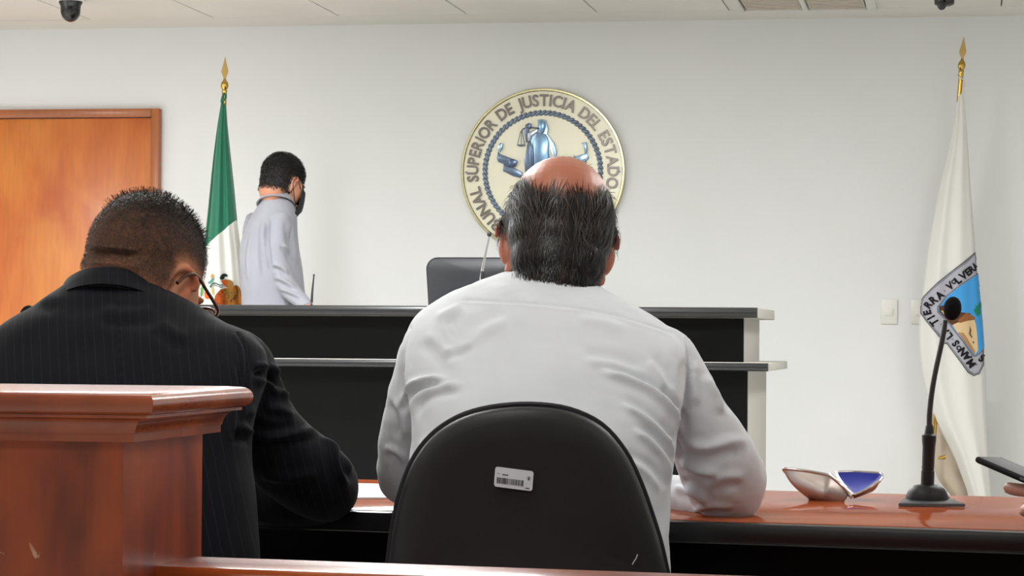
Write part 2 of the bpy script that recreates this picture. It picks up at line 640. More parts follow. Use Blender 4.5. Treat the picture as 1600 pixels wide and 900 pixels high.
V, Fc = lathe([(0.001, 0.0), (126 * ES, 0.0), (126 * ES, 0.022), (0.001, 0.022)], (EC.x, WY, EC.z), 128, RX)
obj('emblem_disc', V, Fc, M_CREAM, em, 30)
V, Fc = lathe([(123.5 * ES, 0.0), (128 * ES, 0.0), (128 * ES, 0.026), (127 * ES, 0.030), (124.5 * ES, 0.030), (123.5 * ES, 0.026), (123.5 * ES, 0.0)], (EC.x, WY, EC.z), 128, RX)
obj('emblem_rim', V, Fc, M_GOLD, em, 30)
Rr = 90 * ES
for k in range(76):
    a = 2 * math.pi * k / 76
    t = Vector((math.cos(a), 0, -math.sin(a)))                     # tangent (clockwise, 0 = top)
    n = Vector((math.sin(a), 0, math.cos(a)))
    dvec = (t * math.cos(0.62) + n * math.sin(0.62))
    pv = dvec.cross(Vector((0, 1, 0)))
    c = Vector((EC.x, WY - 0.024, EC.z)) + n * Rr
    Mx = Matrix((dvec, pv, Vector((0, 1, 0)))).transposed()
    V, Fc = ellipsoid(c, (6.8 * ES, 3.0 * ES, 0.009), Mx, 10, 6)
    obj('rope_strand', V, Fc, M_ROPE, em, 180)
txt = 'UNAL SUPERIOR DE JUSTICIA DEL ESTADO'
LS = 25.0 * ES


def letter_run(txt, size):
    out, x = [], 0.0
    for ch in txt:
        if ch == ' ':
            x += size * 0.36
            continue
        V, Fc, a, b_ = letter(ch, size, 0.0, 0.02)
        out.append((ch, x + (b_ - a) / 2, a, b_))
        x += (b_ - a) + size * 0.11
    return out


def put_letter(ch, size, ang, rad, depth):
    V, Fc, a, b_ = letter(ch, size, 0.006, 0.02)
    cx = (a + b_) / 2
    t = Vector((math.cos(ang), 0, -math.sin(ang)))
    n = Vector((math.sin(ang), 0, math.cos(ang)))
    V2 = [Vector((EC.x, WY - depth - v[2], EC.z)) + n * (rad + v[1]) + t * ((v[0] - cx) * 0.9) for v in V]
    obj('emblem_letter', V2, Fc, M_LET, em)


run = letter_run(txt, LS)
a0, a1 = math.radians(-131), math.radians(99.7)
p0, p1 = run[0][1], run[-1][1]
dA = (a1 - a0) / (p1 - p0)
for ch, x, _, _ in run:
    put_letter(ch, LS, a0 + (x - p0) * dA, 101 * ES, 0.026)
pre = letter_run('TRIB', LS)
pe = pre[-1][1] + (pre[-1][3] - pre[-1][2]) / 2 + LS * 0.125 + (run[0][3] - run[0][2]) / 2
for ch, x, _, _ in pre:
    put_letter(ch, LS, a0 + (x - pe) * dA, 101 * ES, 0.026)
for sx in (-1, 1):
    V, Fc = lathe([(0.001, 0.03), (1.3 * ES, 0.03), (1.3 * ES, 0.02), (0.001, 0.02)], eat(120 * sx, 1, 0) + Vector((0, 0, 0)), 12, RX)
    obj('emblem_screw', V, Fc, M_B2, em)


def relief(name, pts, m, w0, h, bev=0.004, crop=True):
    """pts in zoom-crop coordinates (770,170 + p/9)"""
    P = [((770 + x / 9 - 849), (170 + y / 9 - 268)) for x, y in pts]
    bm = poly_prism(P, lambda u, v, w: eat(u, v, w0 + w), h, bev)
    return bmput(name, bm, m, em, 35)


relief('figure_cape', [(640, 170), (700, 160), (760, 180), (795, 300), (780, 370), (880, 500), (915, 620), (900, 720), (820, 900), (600, 900), (560, 700), (540, 420), (560, 340), (640, 290)], M_B1, 0.022, 0.012)
relief('figure_robe', [(640, 350), (760, 370), (815, 480), (800, 620), (810, 720), (780, 900), (600, 900), (590, 600), (600, 450)], M_B3, 0.034, 0.012, 0.006)
relief('robe_fold', [(780, 375), (870, 620), (880, 700), (815, 690), (800, 560)], mat('emblem_white_enamel', (226, 230, 232), 0.2, 0.3), 0.034, 0.006, 0.003)
relief('figure_head', [(668, 200), (700, 185), (745, 200), (755, 270), (740, 340), (700, 360), (668, 320)], M_B3, 0.034, 0.02, 0.008)
relief('figure_sleeve', [(500, 360), (545, 330), (640, 290), (650, 340), (560, 400), (540, 470), (500, 470)], mat('emblem_pale_lilac', (176, 180, 190), 0.25, 0.4), 0.03, 0.012, 0.004)
relief('figure_side_drape', [(505, 480), (550, 470), (590, 640), (600, 900), (470, 900), (455, 730)], M_B2, 0.024, 0.016, 0.006)
relief('drape_fold', [(560, 500), (585, 620), (590, 900), (560, 900), (545, 640)], mat('emblem_deep_blue', (76, 94, 122), 0.25, 0.4), 0.04, 0.006, 0.002)
relief('figure_arm', [(470, 240), (515, 212), (555, 225), (550, 280), (520, 300), (520, 470), (480, 480), (455, 330)], M_B2, 0.024, 0.018, 0.006)
for a, b_, r in (((415, 330), (440, 295), .0025), ((440, 295), (520, 275), .003), ((545, 275), (670, 290), .003), ((405, 330), (365, 510), .0016), ((425, 330), (462, 510), .0016), ((415, 330), (415, 515), .0014)):
    A = eat(770 + a[0] / 9 - 849, 170 + a[1] / 9 - 268, 0.04)
    B = eat(770 + b_[0] / 9 - 849, 170 + b_[1] / 9 - 268, 0.04)
    V, Fc = tube([A, (A + B) / 2, B], r, 8, 1)
    obj('scale_beam' if r > .002 else 'scale_chain', V, Fc, M_B2, em, 180)
relief('scale_pan', [(352, 512), (470, 512), (460, 528), (410, 540), (365, 530)], M_B2, 0.032, 0.012, 0.003)
relief('scroll_end', [(95, 500), (125, 485), (155, 500), (150, 560), (115, 615), (85, 600)], M_B1, 0.024, 0.016, 0.005)
relief('scroll_band', [(85, 610), (115, 640), (240, 690), (330, 720), (330, 800), (240, 820), (160, 780), (85, 750), (65, 690)], M_B2, 0.022, 0.012, 0.004)
relief('scroll_knob', [(250, 720), (300, 710), (365, 740), (345, 810), (290, 830), (240, 800)], mat('emblem_deep_blue', (76, 94, 122), .25, .4), 0.034, 0.014, 0.006)
relief('scroll_tail', [(165, 780), (240, 820), (330, 840), (430, 900), (420, 980), (300, 950), (155, 880)], M_B2, 0.022, 0.012, 0.004)
relief('scroll_end', [(1255, 490), (1325, 485), (1340, 560), (1335, 640), (1300, 640), (1290, 560)], M_B1, 0.024, 0.016, 0.005)
relief('scroll_band', [(1165, 680), (1335, 630), (1360, 700), (1310, 765), (1200, 800), (1100, 780)], M_B1, 0.022, 0.012, 0.004)

# ================================================================== LIGHT SWITCHES
M_SW = mat('switch_white', (226, 224, 216), 0.4)
for k, (x0, x1, lab) in enumerate(((1376.5, 1402.5, 'white light switch plate standing clear of the white flag'), (1423, 1449, 'white light switch plate half hidden by the white flag'))):
    a, b_ = onY(x0, 506.5, WY), onY(x1, 467, WY)
    e = empty('light_switch', ((a.x + b_.x) / 2, WY, a.z), lab, 'switch', 'wall switches')
    span('switch_plate', (a.x, WY - 0.011, a.z), (b_.x, WY, b_.z), M_SW, e, 0.004)
    cx, cz = (a.x + b_.x) / 2, (a.z + b_.z) / 2
    span('switch_key', (cx - 0.018, WY - 0.017, cz - 0.02), (cx + 0.018, WY - 0.01, cz + 0.014), M_SW, e, 0.002)

# ================================================================== JUDGE'S BENCH
DAIS = 0.15
YUP, YLO, YN1, YN2, YBK = 8.97, 8.82, 8.86, 8.71, 9.68
pt = onY(1183, 480.5, YN1)
zt1, zb1 = pt.z, onY(1183, 497, YN1).z
xe1 = pt.x
pt = onY(1200, 567.5, YN2)
zt2, zb2 = pt.z, onY(1200, 580.5, YN2).z
xe2 = pt.x
xu, xl_ = onY(1162, 530, YUP).x, onY(1168, 620, YLO).x
xleft = onY(215, 500, YLO).x
be = empty('judge_bench', ((xleft + xl_) / 2, (YLO + YBK) / 2, 0), 'long black stepped judge bench with pale grey end', 'bench')
span('lower_carcass', (xleft, YLO + 0.02, 0), (xl_, YBK, zb2), M_GREYP, be)
span('upper_carcass', (xleft + 0.005, YUP + 0.02, zt2), (xu, YBK, zb1), M_GREYP, be)
span('lower_front_panel', (xleft, YLO, 0), (xl_ - 0.001, YLO + 0.02, zb2), M_BLACK, be)
span('upper_front_panel', (xleft, YUP, zt2), (xu - 0.001, YUP + 0.02, zb1), M_BLACK, be)


def nosed(name1, name2, y0, y1, z0, z1, x0, x1):
    span(name1, (x0, y0 + 0.035, z0), (x1, y1, z1), M_GREYP, be, 0.003)
    r = (z1 - z0) / 2
    pts = []
    for q in range(9):
        a = math.pi / 2 + q / 8 * math.pi
        pts.append((y0 + r + r * math.cos(a), (z0 + z1) / 2 + r * math.sin(a)))
    pts += [(y0 + 0.035, z0), (y0 + 0.035, z1)]
    R = [[(x, p[0], p[1]) for p in pts] for x in (x0, x1 - 0.0005)]
    V, Fc = rings_mesh(R)
    obj(name2, V, Fc, M_NOSE, be, 40)


nosed('bench_top', 'top_nosing', YN1, YBK + 0.02, zb1, zt1, xleft - 0.02, xe1)
nosed('bench_ledge', 'ledge_nosing', YN2, YBK + 0.01, zb2, zt2, xleft - 0.02, xe2)
# raised floor behind the bench
dz = tag(span('floor_dais', (xleft - 0.4, YBK - 0.1, 0), (xl_ + 0.05, WY - 0.9, DAIS), mat('dais_carpet', (96, 90, 84), 0.95), None, 0.01), kind='structure')
dz.name = 'floor_dais'

# high-backed chair behind the bench
jd = 10.65
js = jd / F
jc = pix(754, 402, jd)
M_LEA = mat('black_leather', (40, 42, 46), 0.42, spec=0.45, bump=(300, 0.06))
jb = pix(754, 480, jd)
je = empty('judge_chair', (jb.x, jb.y, DAIS), 'black high-backed leather chair behind the judge bench', 'chair')
def slab(cx, z0, z1, hw0, hw1, y, th, lean, rad, n=14):
    """rounded chair-back slab leaning back; returns verts, faces"""
    out = []
    for q in range(n):
        a = q / (n - 1) * math.pi / 2
        out.append((hw1 - rad + rad * math.cos(a), z1 - rad + rad * math.sin(a)))
    pts = [(hw0, z0)] + out + [(-x, z) for x, z in out[::-1]] + [(-hw0, z0)]
    R = []
    for w, ins in ((0, 0.014), (0.006, 0.004), (0.018, 0), (th - 0.018, 0), (th - 0.006, 0.004), (th, 0.014)):
        ring = []
        for x, z in pts:
            f = 1 - ins / max(hw1, 1e-3)
            ring.append((cx + x * f, y + w + lean * (z - z0) , z1 - (z1 - z) * f - ins * 0.5 if z > z0 else z + ins))
        R.append(ring)
    return rings_mesh(R)


jy = jb.y
V, Fc = slab(jc.x, 0.62, jc.z, 0.21, 91 * js, jy + 0.06, 0.09, -0.10, 0.05)
obj('chair_back', V, Fc, M_LEA, je, 60)
box('chair_seat', (jc.x, jy - 0.16, 0.59), (0.5, 0.48, 0.1), M_LEA, je, 0.035)
V, Fc = tube([(jc.x, jy - 0.16, 0.25), (jc.x, jy - 0.16, 0.4), (jc.x, jy - 0.16, 0.55)], 0.03)
obj('chair_column', V, Fc, M_CHROME, je, 40)
for k in range(5):
    a = k * 2 * math.pi / 5 + 0.3
    V, Fc = tube([(jc.x, jy - 0.16, 0.26), (jc.x + 0.28 * math.cos(a), jy - 0.16 + 0.28 * math.sin(a), 0.215)], [0.026, 0.018], 10, 1)
    lg = obj('chair_leg', V, Fc, M_PLAS, je, 40)
    V, Fc = lathe([(0.001, -0.022), (0.028, -0.02), (0.03, 0), (0.028, 0.02), (0.001, 0.022)], (jc.x + 0.28 * math.cos(a), jy - 0.16 + 0.28 * math.sin(a), DAIS + 0.031), 16, Matrix.Rotation(math.radians(90), 3, 'X'))
    obj('caster', V, Fc, M_PLAS, lg, 40)
for s in (-1, 1):
    V, Fc = tube([(jc.x + s * 0.26, jy - 0.02, 0.6), (jc.x + s * 0.29, jy - 0.03, 0.78), (jc.x + s * 0.29, jy - 0.2, 0.8), (jc.x + s * 0.28, jy - 0.34, 0.79)], [0.02, 0.02, 0.026, 0.022], 10, 5)
    obj('armrest', V, Fc, M_PLAS, je, 60)

# microphones standing on the bench
def bench_mic(pts, Y, rad, label, tipr, m, head=None):
    P = [onY(x, y, Y) for x, y in pts]
    base = Vector((P[0].x, Y, zt1))
    base_r = 1.0 if head else 0.25
    e = empty('bench_microphone', base, label, 'microphone', 'gooseneck microphones on the bench')
    V, Fc = lathe([(0.001, 0), (0.055 * base_r, 0), (0.055 * base_r, 0.014 * base_r), (0.04 * base_r, 0.022 * base_r), (0.012 * base_r, 0.026 * base_r), (0.012 * base_r, 0.05 * base_r), (0.001, 0.05 * base_r)], base, 24)
    obj('microphone_base', V, Fc, M_PLAS, e, 40)
    V, Fc = tube([base + Vector((0, 0, 0.02))] + P, [rad[0]] + rad, 10, 5)
    obj('gooseneck', V, Fc, m, e, 60)
    if head:
        V, Fc = tube([onY(*head[0], Y), onY((head[0][0] + head[1][0]) / 2, (head[0][1] + head[1][1]) / 2, Y), onY(*head[1], Y)], [tipr, tipr * 1.05, tipr * 0.95], 12, 2)
        obj('microphone_sleeve', V, Fc, M_PLAS, e, 60)
    V, Fc = ellipsoid(P[-1], (tipr * 1.1, tipr * 1.1, tipr * 1.3))
    obj('microphone_capsule', V, Fc, M_PLAS, e, 180)


bench_mic([(752, 440), (754, 420), (758, 400), (763, 377), (764.5, 366)], 9.3, [.0075, .006, .0045, .004, .004], 'slim chrome gooseneck microphone in front of the judge chair', 0.0075, M_CHROME, ((752.6, 438), (753.8, 424)))
bench_mic([(487, 472), (488, 455), (489.5, 440), (490.5, 430)], 9.3, [.005, .004, .003, .0026], 'thin black upright microphone beside the standing man', 0.0034, M_PLAS)

# ================================================================== TABLE
TZ = 0.75
fa, fb = onZ(575, 797, TZ), onZ(1600, 829, TZ)
ba, bb = onZ(565, 749, TZ), onZ(1551, 776.5, TZ)
u = (fb - fa).normalized()
v = Vector((-u.y, u.x, 0))
TO = fa - u * 1.06                           # front left corner
TLEN = (fb - fa).length + 1.06 + 0.55
TDEP = (ba - fa).dot(v)
TR = Matrix((u, v, Vector((0, 0, 1)))).transposed()


def tpt(a, b_, z=0.0):
    return TO + u * a + v * b_ + Vector((0, 0, z))


tb = empty('courtroom_table', tpt(TLEN / 2, TDEP / 2, -TZ), 'long reddish wooden table with black edge in front of the bench', 'table')
tc_ = tpt(TLEN / 2, TDEP / 2 + 0.004, -0.015)
box('table_top', tc_, (TLEN, TDEP - 0.008, 0.03), M_TABLE, tb, 0.002, TR)
box('table_edge', tpt(TLEN / 2, -0.004, -0.0165), (TLEN, 0.016, 0.031), M_NOSE, tb, 0.006, TR)
box('modesty_panel', tpt(TLEN / 2, TDEP - 0.08, -0.33), (TLEN - 0.1, 0.02, 0.6), M_BLACK, tb, 0, TR)
box('table_apron', tpt(TLEN / 2, 0.10, -0.06), (TLEN - 0.1, 0.02, 0.06), M_BLACK, tb, 0, TR)
for a in (0.06, TLEN / 2, TLEN - 0.06):
    box('table_leg', tpt(a, TDEP / 2, -0.39), (0.03, TDEP - 0.1, 0.72), M_BLACK, tb, 0.003, TR)

# ================================================================== NEWEL POST AND RAIL
K = pix(193, 720, 2.5)
PS = 0.264
cxp, cyp = K.x - PS / 2, K.y + PS / 2
zc = lambda py: pix(193, py, 2.5).z
np_ = empty('newel_post', (cxp, cyp, 0), 'dark cherry wood square post with moulded cap', 'post')


def square_loft(prof, m, name, parent):
    R = []
    for o, z in prof:
        h = PS / 2 + o
        R.append([(cxp - h, cyp - h, z), (cxp + h, cyp - h, z), (cxp + h, cyp + h, z), (cxp - h, cyp + h, z)])
    V, Fc = rings_mesh(R)
    return obj(name, V, Fc, m, parent, 28)


square_loft([(0, 0), (0, zc(686))], M_NEWEL, 'post_shaft', np_)
square_loft([(0.002, zc(690)), (0.0155, zc(690)), (0.0155, zc(677)), (0.002, zc(677))], M_CAPW, 'cap_fillet', np_)
cove = [(0.002, zc(677))]
for q in range(9):
    a = q / 8 * math.pi / 2
    cove.append((0.017 + 0.014 * (1 - math.cos(a)), zc(677) + (zc(652) - zc(677)) * math.sin(a)))
cove += [(0.034, zc(652)), (0.034, zc(647)), (0.0, zc(647))]
square_loft(cove, M_CAPW, 'cap_cove', np_)
lip = [(0.0, zc(647))]
for q in range(9):
    a = -math.pi / 2 + q / 8 * math.pi
    lip.append((0.033 + 0.011 * math.cos(a), (zc(647) + zc(612)) / 2 + (zc(612) - zc(647)) / 2 * math.sin(a)))
lip += [(0.02, zc(610.5)), (0.0, zc(610.5))]
square_loft(lip, M_CAPW, 'cap_top', np_)
# rail
rr = ray(300, 868)
t_ = (K.x - EYE.x) / rr.x
RZ = (EYE + rr * t_).z
ra, rb = onZ(296, 868.2, RZ), onZ(1180, 899, RZ)
ru = (rb - ra).normalized()
rv = Vector((-ru.y, ru.x, 0))
rf = onZ(240, 884, RZ)
RW = (ra - rf).dot(rv)
rst = (K.x - ra.x) / ru.x + 0.002
RL = 3.2
RR = Matrix((ru, rv, Vector((0, 0, 1)))).transposed()
rc = ra + ru * (rst + RL / 2) - rv * (RW / 2)
rl = empty('wooden_railing', rc - Vector((0, 0, RZ)), 'low wooden railing running right from the newel post', 'railing')
hrl = box('hand_rail', rc - Vector((0, 0, 0.02)), (RL, RW, 0.04), M_CAPW, rl, 0.008, RR, 3)
box('rail_panel', rc - Vector((0, 0, 0.04 + (RZ - 0.04) / 2)), (RL, RW * 0.6, RZ - 0.04), M_NEWEL, rl, 0, RR)
box('rail_moulding', rc - Vector((0, 0, 0.052)), (RL, RW * 0.82, 0.026), M_CAPW, rl, 0.006, RR)

# ================================================================== OFFICE CHAIRS
def office_chair(d, label, shift=None):
    outline = [(596, 905), (600, 870), (606, 825), (617, 775), (637, 722), (668, 680), (712, 650), (765, 634), (830, 629),
               (892, 637), (945, 662), (983, 705), (1008, 755), (1026, 805), (1040, 850), (1050, 893), (1054, 910)]
    P = catmull(np.array(outline, float), 4)
    low = catmull(np.array([(1054, 910), (1045, 960), (1000, 1000), (825, 1012), (660, 1000), (605, 960), (596, 905)], float), 4)[1:-1]
    P = np.vstack([P, low])
    cx = 826
    s = d / F
    fw = Vector((_f.x, _f.y, 0)).normalized()
    ctr = pix(cx, 800, d)
    base = Vector((ctr.x, ctr.y, 0)) + fw * 0.27
    e = empty('office_chair', base, label, 'chair')

    def ringat(w, ins):
        c = np.array([cx, 830.0])
        R = []
        for p in P:
            q = p - c
            L = np.linalg.norm(q)
            q = c + q * (1 - ins / L)
            R.append(pix(q[0], q[1], d) + fw * (w + 0.05 * ((q[0] - cx) * s / 0.2) ** 2 - (q[1] - 830) * s * 0.08))
        return [np.array(r) for r in R]

    def dome_rings(prof):
        V, Fc = rings_mesh([ringat(w, i) for w, i in prof])
        return V, Fc
    V, Fc = dome_rings([(-0.004, 60), (-0.004, 30), (-0.002, 16), (0.004, 9), (0.012, 6.5), (0.02, 6.5), (0.024, 12), (0.024, 60)])
    bs = obj('back_shell', V, Fc, M_PLAS, e, 50)
    V, Fc = dome_rings([(0.016, 30), (0.014, 3), (0.018, 0), (0.045, 0), (0.06, 5), (0.068, 20), (0.07, 70)])
    obj('back_cushion', V, Fc, M_CUSH, e, 60)
    st = Vector((base.x, base.y, 0))
    Rm = Matrix((_r0, fw, Vector((0, 0, 1)))).transposed()
    box('seat_cushion', st + Vector((0, 0, 0.44)), (0.46, 0.44, 0.08), M_CUSH, e, 0.03, Rm, 4)
    box('seat_shell', st + Vector((0, 0, 0.39)), (0.42, 0.40, 0.03), M_PLAS, e, 0.012, Rm)
    V, Fc = tube([st + Vector((0, 0, 0.37)) - fw * 0.1, st + Vector((0, 0, 0.37)) - fw * 0.22, st - fw * 0.28 + Vector((0, 0, 0.46)), st - fw * 0.262 + Vector((0, 0, 0.62))], 0.018, 10, 4)
    obj('back_support', V, Fc, M_PLAS, e, 60)
    V, Fc = tube([st + Vector((0, 0, 0.08)), st + Vector((0, 0, 0.2)), st + Vector((0, 0, 0.385))], [0.03, 0.026, 0.022], 14, 1)
    obj('gas_column', V, Fc, M_PLAS, e, 40)
    for k in range(5):
        a = k * 2 * math.pi / 5 + 0.4
        tip = st + Vector((0.29 * math.cos(a), 0.29 * math.sin(a), 0.075))
        V, Fc = tube([st + Vector((0, 0, 0.1)), tip], [0.028, 0.017], 10, 1)
        lg = obj('base_leg', V, Fc, M_PLAS, e, 40)
        V, Fc = lathe([(0.001, -0.02), (0.026, -0.02), (0.028, 0), (0.026, 0.02), (0.001, 0.02)], (tip.x, tip.y, 0.028), 16, Matrix.Rotation(math.radians(90), 3, 'X') )
        obj('caster', V, Fc, M_PLAS, lg, 40)
    return e, bs, ringat


och, bshell, ringat_ = office_chair(3.32, 'black office chair with a barcode sticker on its rounded back')
# sticker on the chair back (flat print on a thin label)
fwd = Vector((_f.x, _f.y, 0)).normalized()
SD = 3.32


def stk(x, y, w):
    """x, y in the sticker's own 0..62 / 0..31 px grid"""
    ax, ay = 774, 729
    ux, uy = (836 - 776) / 62, (736.5 - 729) / 62
    vx, vy = (772 - 774.5) / 31, (760 - 729) / 31
    px, py = ax + x * ux + y * vx, ay + x * uy + y * vy
    s = SD / F
    return pix(px, py, SD) + fwd * (-0.0045 - w + 0.05 * ((px - 826) * s / 0.2) ** 2 - (py - 830) * s * 0.08)


bm = bmesh.new()
cols = [0, 0.35, 1.2, 2.4, 4] + [4 + 54 * q / 18 for q in range(1, 18)] + [58, 59.6, 60.8, 61.65, 62]
top_, bot_ = [], []
for x in cols:
    e_ = max(4 - x, x - 58, 0)
    r_ = 4 - math.sqrt(max(16 - e_ * e_, 0))
    top_.append(bm.verts.new(stk(x, r_, 0.0006)))
    bot_.append(bm.verts.new(stk(x, 31 - r_, 0.0006)))
for i in range(len(cols) - 1):
    bm.faces.new((top_[i], top_[i + 1], bot_[i + 1], bot_[i]))
stick = bmput('barcode_sticker', bm, mat('sticker_white', (196, 200, 206), 0.5), och)
M_INK = mat('sticker_ink', (52, 48, 54), 0.6)
random.seed(5)
bm = bmesh.new()
x = 4.0
while x < 47:
    w = random.choice([0.5, 0.5, 0.9, 1.4, 2.0])
    q = [bm.verts.new(stk(a, b_, 0.0011)) for a, b_ in ((x, 16), (x + w, 16), (x + w, 25.4), (x, 25.4))]
    bm.faces.new(q)
    x += w + random.choice([0.4, 0.6, 0.9, 1.2])
bmput('barcode_bars', bm, M_INK, stick)
bm = bmesh.new()
for x0, x1, y0, y1 in ((12, 22, 10.3, 11.7), (4, 8, 9.8, 10.6), (50.5, 57, 26.6, 28.2), (54.2, 55.8, 9, 14.5), (52.5, 53.3, 9.5, 12.5), (56.8, 57.6, 9.5, 12.5), (53.4, 56.8, 13, 14.6)):
    q = [bm.verts.new(stk(a, b_, 0.0011)) for a, b_ in ((x0, y0), (x1, y0), (x1, y1), (x0, y1))]
    bm.faces.new(q)
bmput('sticker_print', bm, M_INK, stick)
bm = bmesh.new()
P = [(989, 884), (991, 880), (995, 874), (997, 868)]
V, Fc = tube([pix(x, y, 3.32) + fwd * (0.017) for x, y in P], 0.0008, 6, 3)
obj('scratch_mark', V, Fc, mat('pale_scratch', (180, 180, 180), 0.6), och)

# copy of the chair for the man in the suit (behind the post)
def copy_tree(o, parent, shift, base):
    c = o.copy()
    COL.objects.link(c)
    if parent is None:
        c.location = o.location + shift
    else:
        inv = o.matrix_parent_inverse.copy()
        c.parent = parent
        c.matrix_parent_inverse = inv
    for ch in o.children:
        if ch.name.startswith(('barcode', 'sticker', 'scratch')):
            continue
        copy_tree(ch, c, shift, base)
    return c


sh = pix(120, 850, 3.42) - pix(826, 850, 3.32)
sh.z = 0
oc2 = copy_tree(och, None, sh, None)
oc2['label'] = 'black office chair of the man in the dark suit'
oc2['group'] = och['group'] = 'office chairs at the table'

# ================================================================== THINGS ON THE TABLE
def table_mic(shift, label, gp=((1459.5, 668), (1460, 645), (1464, 610), (1470, 577), (1477, 545), (1482, 520), (1485, 500)), ball=(1496, 481.5)):
    D = lambda px, py: pix(px, py, md) + shift
    b0 = onZ(1456, 792, TZ)
    md = (b0 - EYE).dot(_f)
    e = empty('table_microphone', b0 + shift, label, 'microphone', 'gooseneck microphones on the table')
    f0 = Vector((_f.x, _f.y, 0)).normalized()
    z0 = TZ
    s = md / F

    def g(px, back, z):
        return b0 + shift + _r0 * ((px - 1456) * s) + f0 * back + Vector((0, 0, z))
    hw = 52 * s
    bm = bmesh.new()
    ring0 = [(1404, 0), (1508, 0), (1494, .055), (1470, .085), (1442, .085), (1418, .055)]
    lv = [[bm.verts.new(g(x, b_, z)) for x, b_ in ring0] for z in (0.0005, 0.005)]
    top = [bm.verts.new(g(1456 + (x - 1456) * 0.94, b_ * 0.96 + 0.003, 0.0065 + b_ * 0.08)) for x, b_ in ring0]
    n = 6
    for A, B in ((lv[0], lv[1]), (lv[1], top)):
        for i in range(n):
            bm.faces.new((A[i], A[(i + 1) % n], B[(i + 1) % n], B[i]))
    bm.faces.new(lv[0][::-1]); bm.faces.new(top)
    bmput('microphone_base', bm, M_MICB, e, 25)
    R = []
    for q in range(10):
        t = q / 9
        rr_ = 0.034 * math.cos(t * math.pi / 2 * 0.72)
        zz = 0.006 + 0.026 * math.sin(t * math.pi / 2 * 0.95)
        R.append([np.array(g(1456, 0.045, zz) + _r0 * (rr_ * math.cos(a)) + f0 * (0.8 * rr_ * math.sin(a))) for a in np.linspace(0, 2 * math.pi, 28, endpoint=False)])
    V, Fc = rings_mesh(R)
    obj('base_dome', V, Fc, M_PLAS, e, 50)
    ax = g(1456, 0.045, 0)
    off = ax - D(1456, 792)

    def h(px, py):
        q = pix(px, py, md) + shift
        return q + f0 * 0.045
    prof = [(771, 10.4), (738, 10.4), (737.5, 9.6), (700, 9.8), (690, 11.2), (682, 11.4), (679, 7.5), (668, 6.2), (665, 4.6)]
    P0 = [h(1456 + (775 - y) * 0.035, y) for y, r in prof]
    V, Fc = tube(P0, [r * s for y, r in prof], 20, 1)
    obj('microphone_stem', V, Fc, M_PLAS, e, 40)
    V, Fc = tube([h(*p) for p in gp], [x * s for x in (4.6, 4.4, 4.3, 4.2, 4.2, 4.2, 3.8)], 12, 5)
    obj('gooseneck', V, Fc, M_GOOSE, e, 60)
    Mt = Matrix((_r, _f, _u)).transposed() @ Matrix.Rotation(math.radians(8), 3, 'Y')
    V, Fc = ellipsoid(h(*ball), (14.2 * s, 14.2 * s, 19 * s), Mt)
    obj('foam_windscreen', V, Fc, M_FOAM, e, 180)
    V, Fc = tube([g(1490, 0.08, 0.006), g(1494, 0.075, 0.009), g(1500, 0.09, 0.005), g(1506, 0.085, 0.004)], 0.003, 8, 4)
    obj('cable_plug', V, Fc, M_PLAS, e, 60)


M_MICB = mat('mic_base_grey', (88, 92, 96), 0.3, 0.3)
M_GOOSE = mat('gooseneck_black', (26, 22, 22), 0.4, bump=(1500, 0.3, (0.05, 0.05, 1)))
M_FOAM = mat('foam_black', (22, 21, 23), 0.95, spec=0.1, bump=(900, 0.5))
table_mic(Vector((0, 0, 0)), 'black gooseneck microphone with foam ball beside the open glasses case')
table_mic(onZ(4, 768, TZ) - onZ(1456, 792, TZ), 'black foam-tipped microphone peeping over the left suit shoulder',
          ((1459.5, 668), (1460, 648), (1463, 618), (1468, 588), (1474, 558), (1478, 536), (1480, 521)), (1489, 504))

# paper
pa = [onZ(x, y, TZ) for x, y in ((520, 779.5), (604, 779.5), (640, 760), (556, 757.5))]
V = [p + Vector((0, 0, 0.0006)) for p in pa] + [p + Vector((0, 0, 0.003)) for p in pa]
ppr = tag(obj('paper_sheet', V, [(0, 1, 2, 3), (4, 5, 6, 7), (0, 1, 5, 4), (1, 2, 6, 5), (2, 3, 7, 6), (3, 0, 4, 7)], mat('paper_white', (236, 238, 238), 0.7)),
          'white paper sheets on the table between the two seated men', 'paper')

# open glasses case
def shell(corners, depth, nrm, n=22, inner=False):
    A, B, C, D = [np.array(c) for c in corners]
    nv = np.array(nrm.normalized())
    V = []
    for i in range(n):
        for j in range(n):
            # squircle mapping rounds the corners of the rim
            a, b_ = 2 * i / (n - 1) - 1, 2 * j / (n - 1) - 1
            k = 0.22
            x, y = a * math.sqrt(1 - k * b_ * b_), b_ * math.sqrt(1 - k * a * a)
            s_, t_ = (x + 1) / 2, (y + 1) / 2
            m_ = max(abs(a), abs(b_))
            p = (A * (1 - s_) + B * s_) * (1 - t_) + (D * (1 - s_) + C * s_) * t_
            V.append(p + nv * depth * (1 - m_ ** 2.6) ** 0.8)
    Fc = [(i * n + j, (i + 1) * n + j, (i + 1) * n + j + 1, i * n + j + 1) for i in range(n - 1) for j in range(n - 1)]
    rim = [i for i in range(n)] + [(n - 1) + n * j for j in range(1, n)] + [(n - 1) * n + i for i in range(n - 2, -1, -1)] + [n * j for j in range(n - 2, 0, -1)]
    # i index is the outer loop: rebuild the rim walk on (i,j)
    walk = [(0, j) for j in range(n)] + [(i, n - 1) for i in range(1, n)] + [(n - 1, j) for j in range(n - 2, -1, -1)] + [(i, 0) for i in range(n - 2, 0, -1)]
    return V, Fc, [V[i * n + j] for i, j in walk]


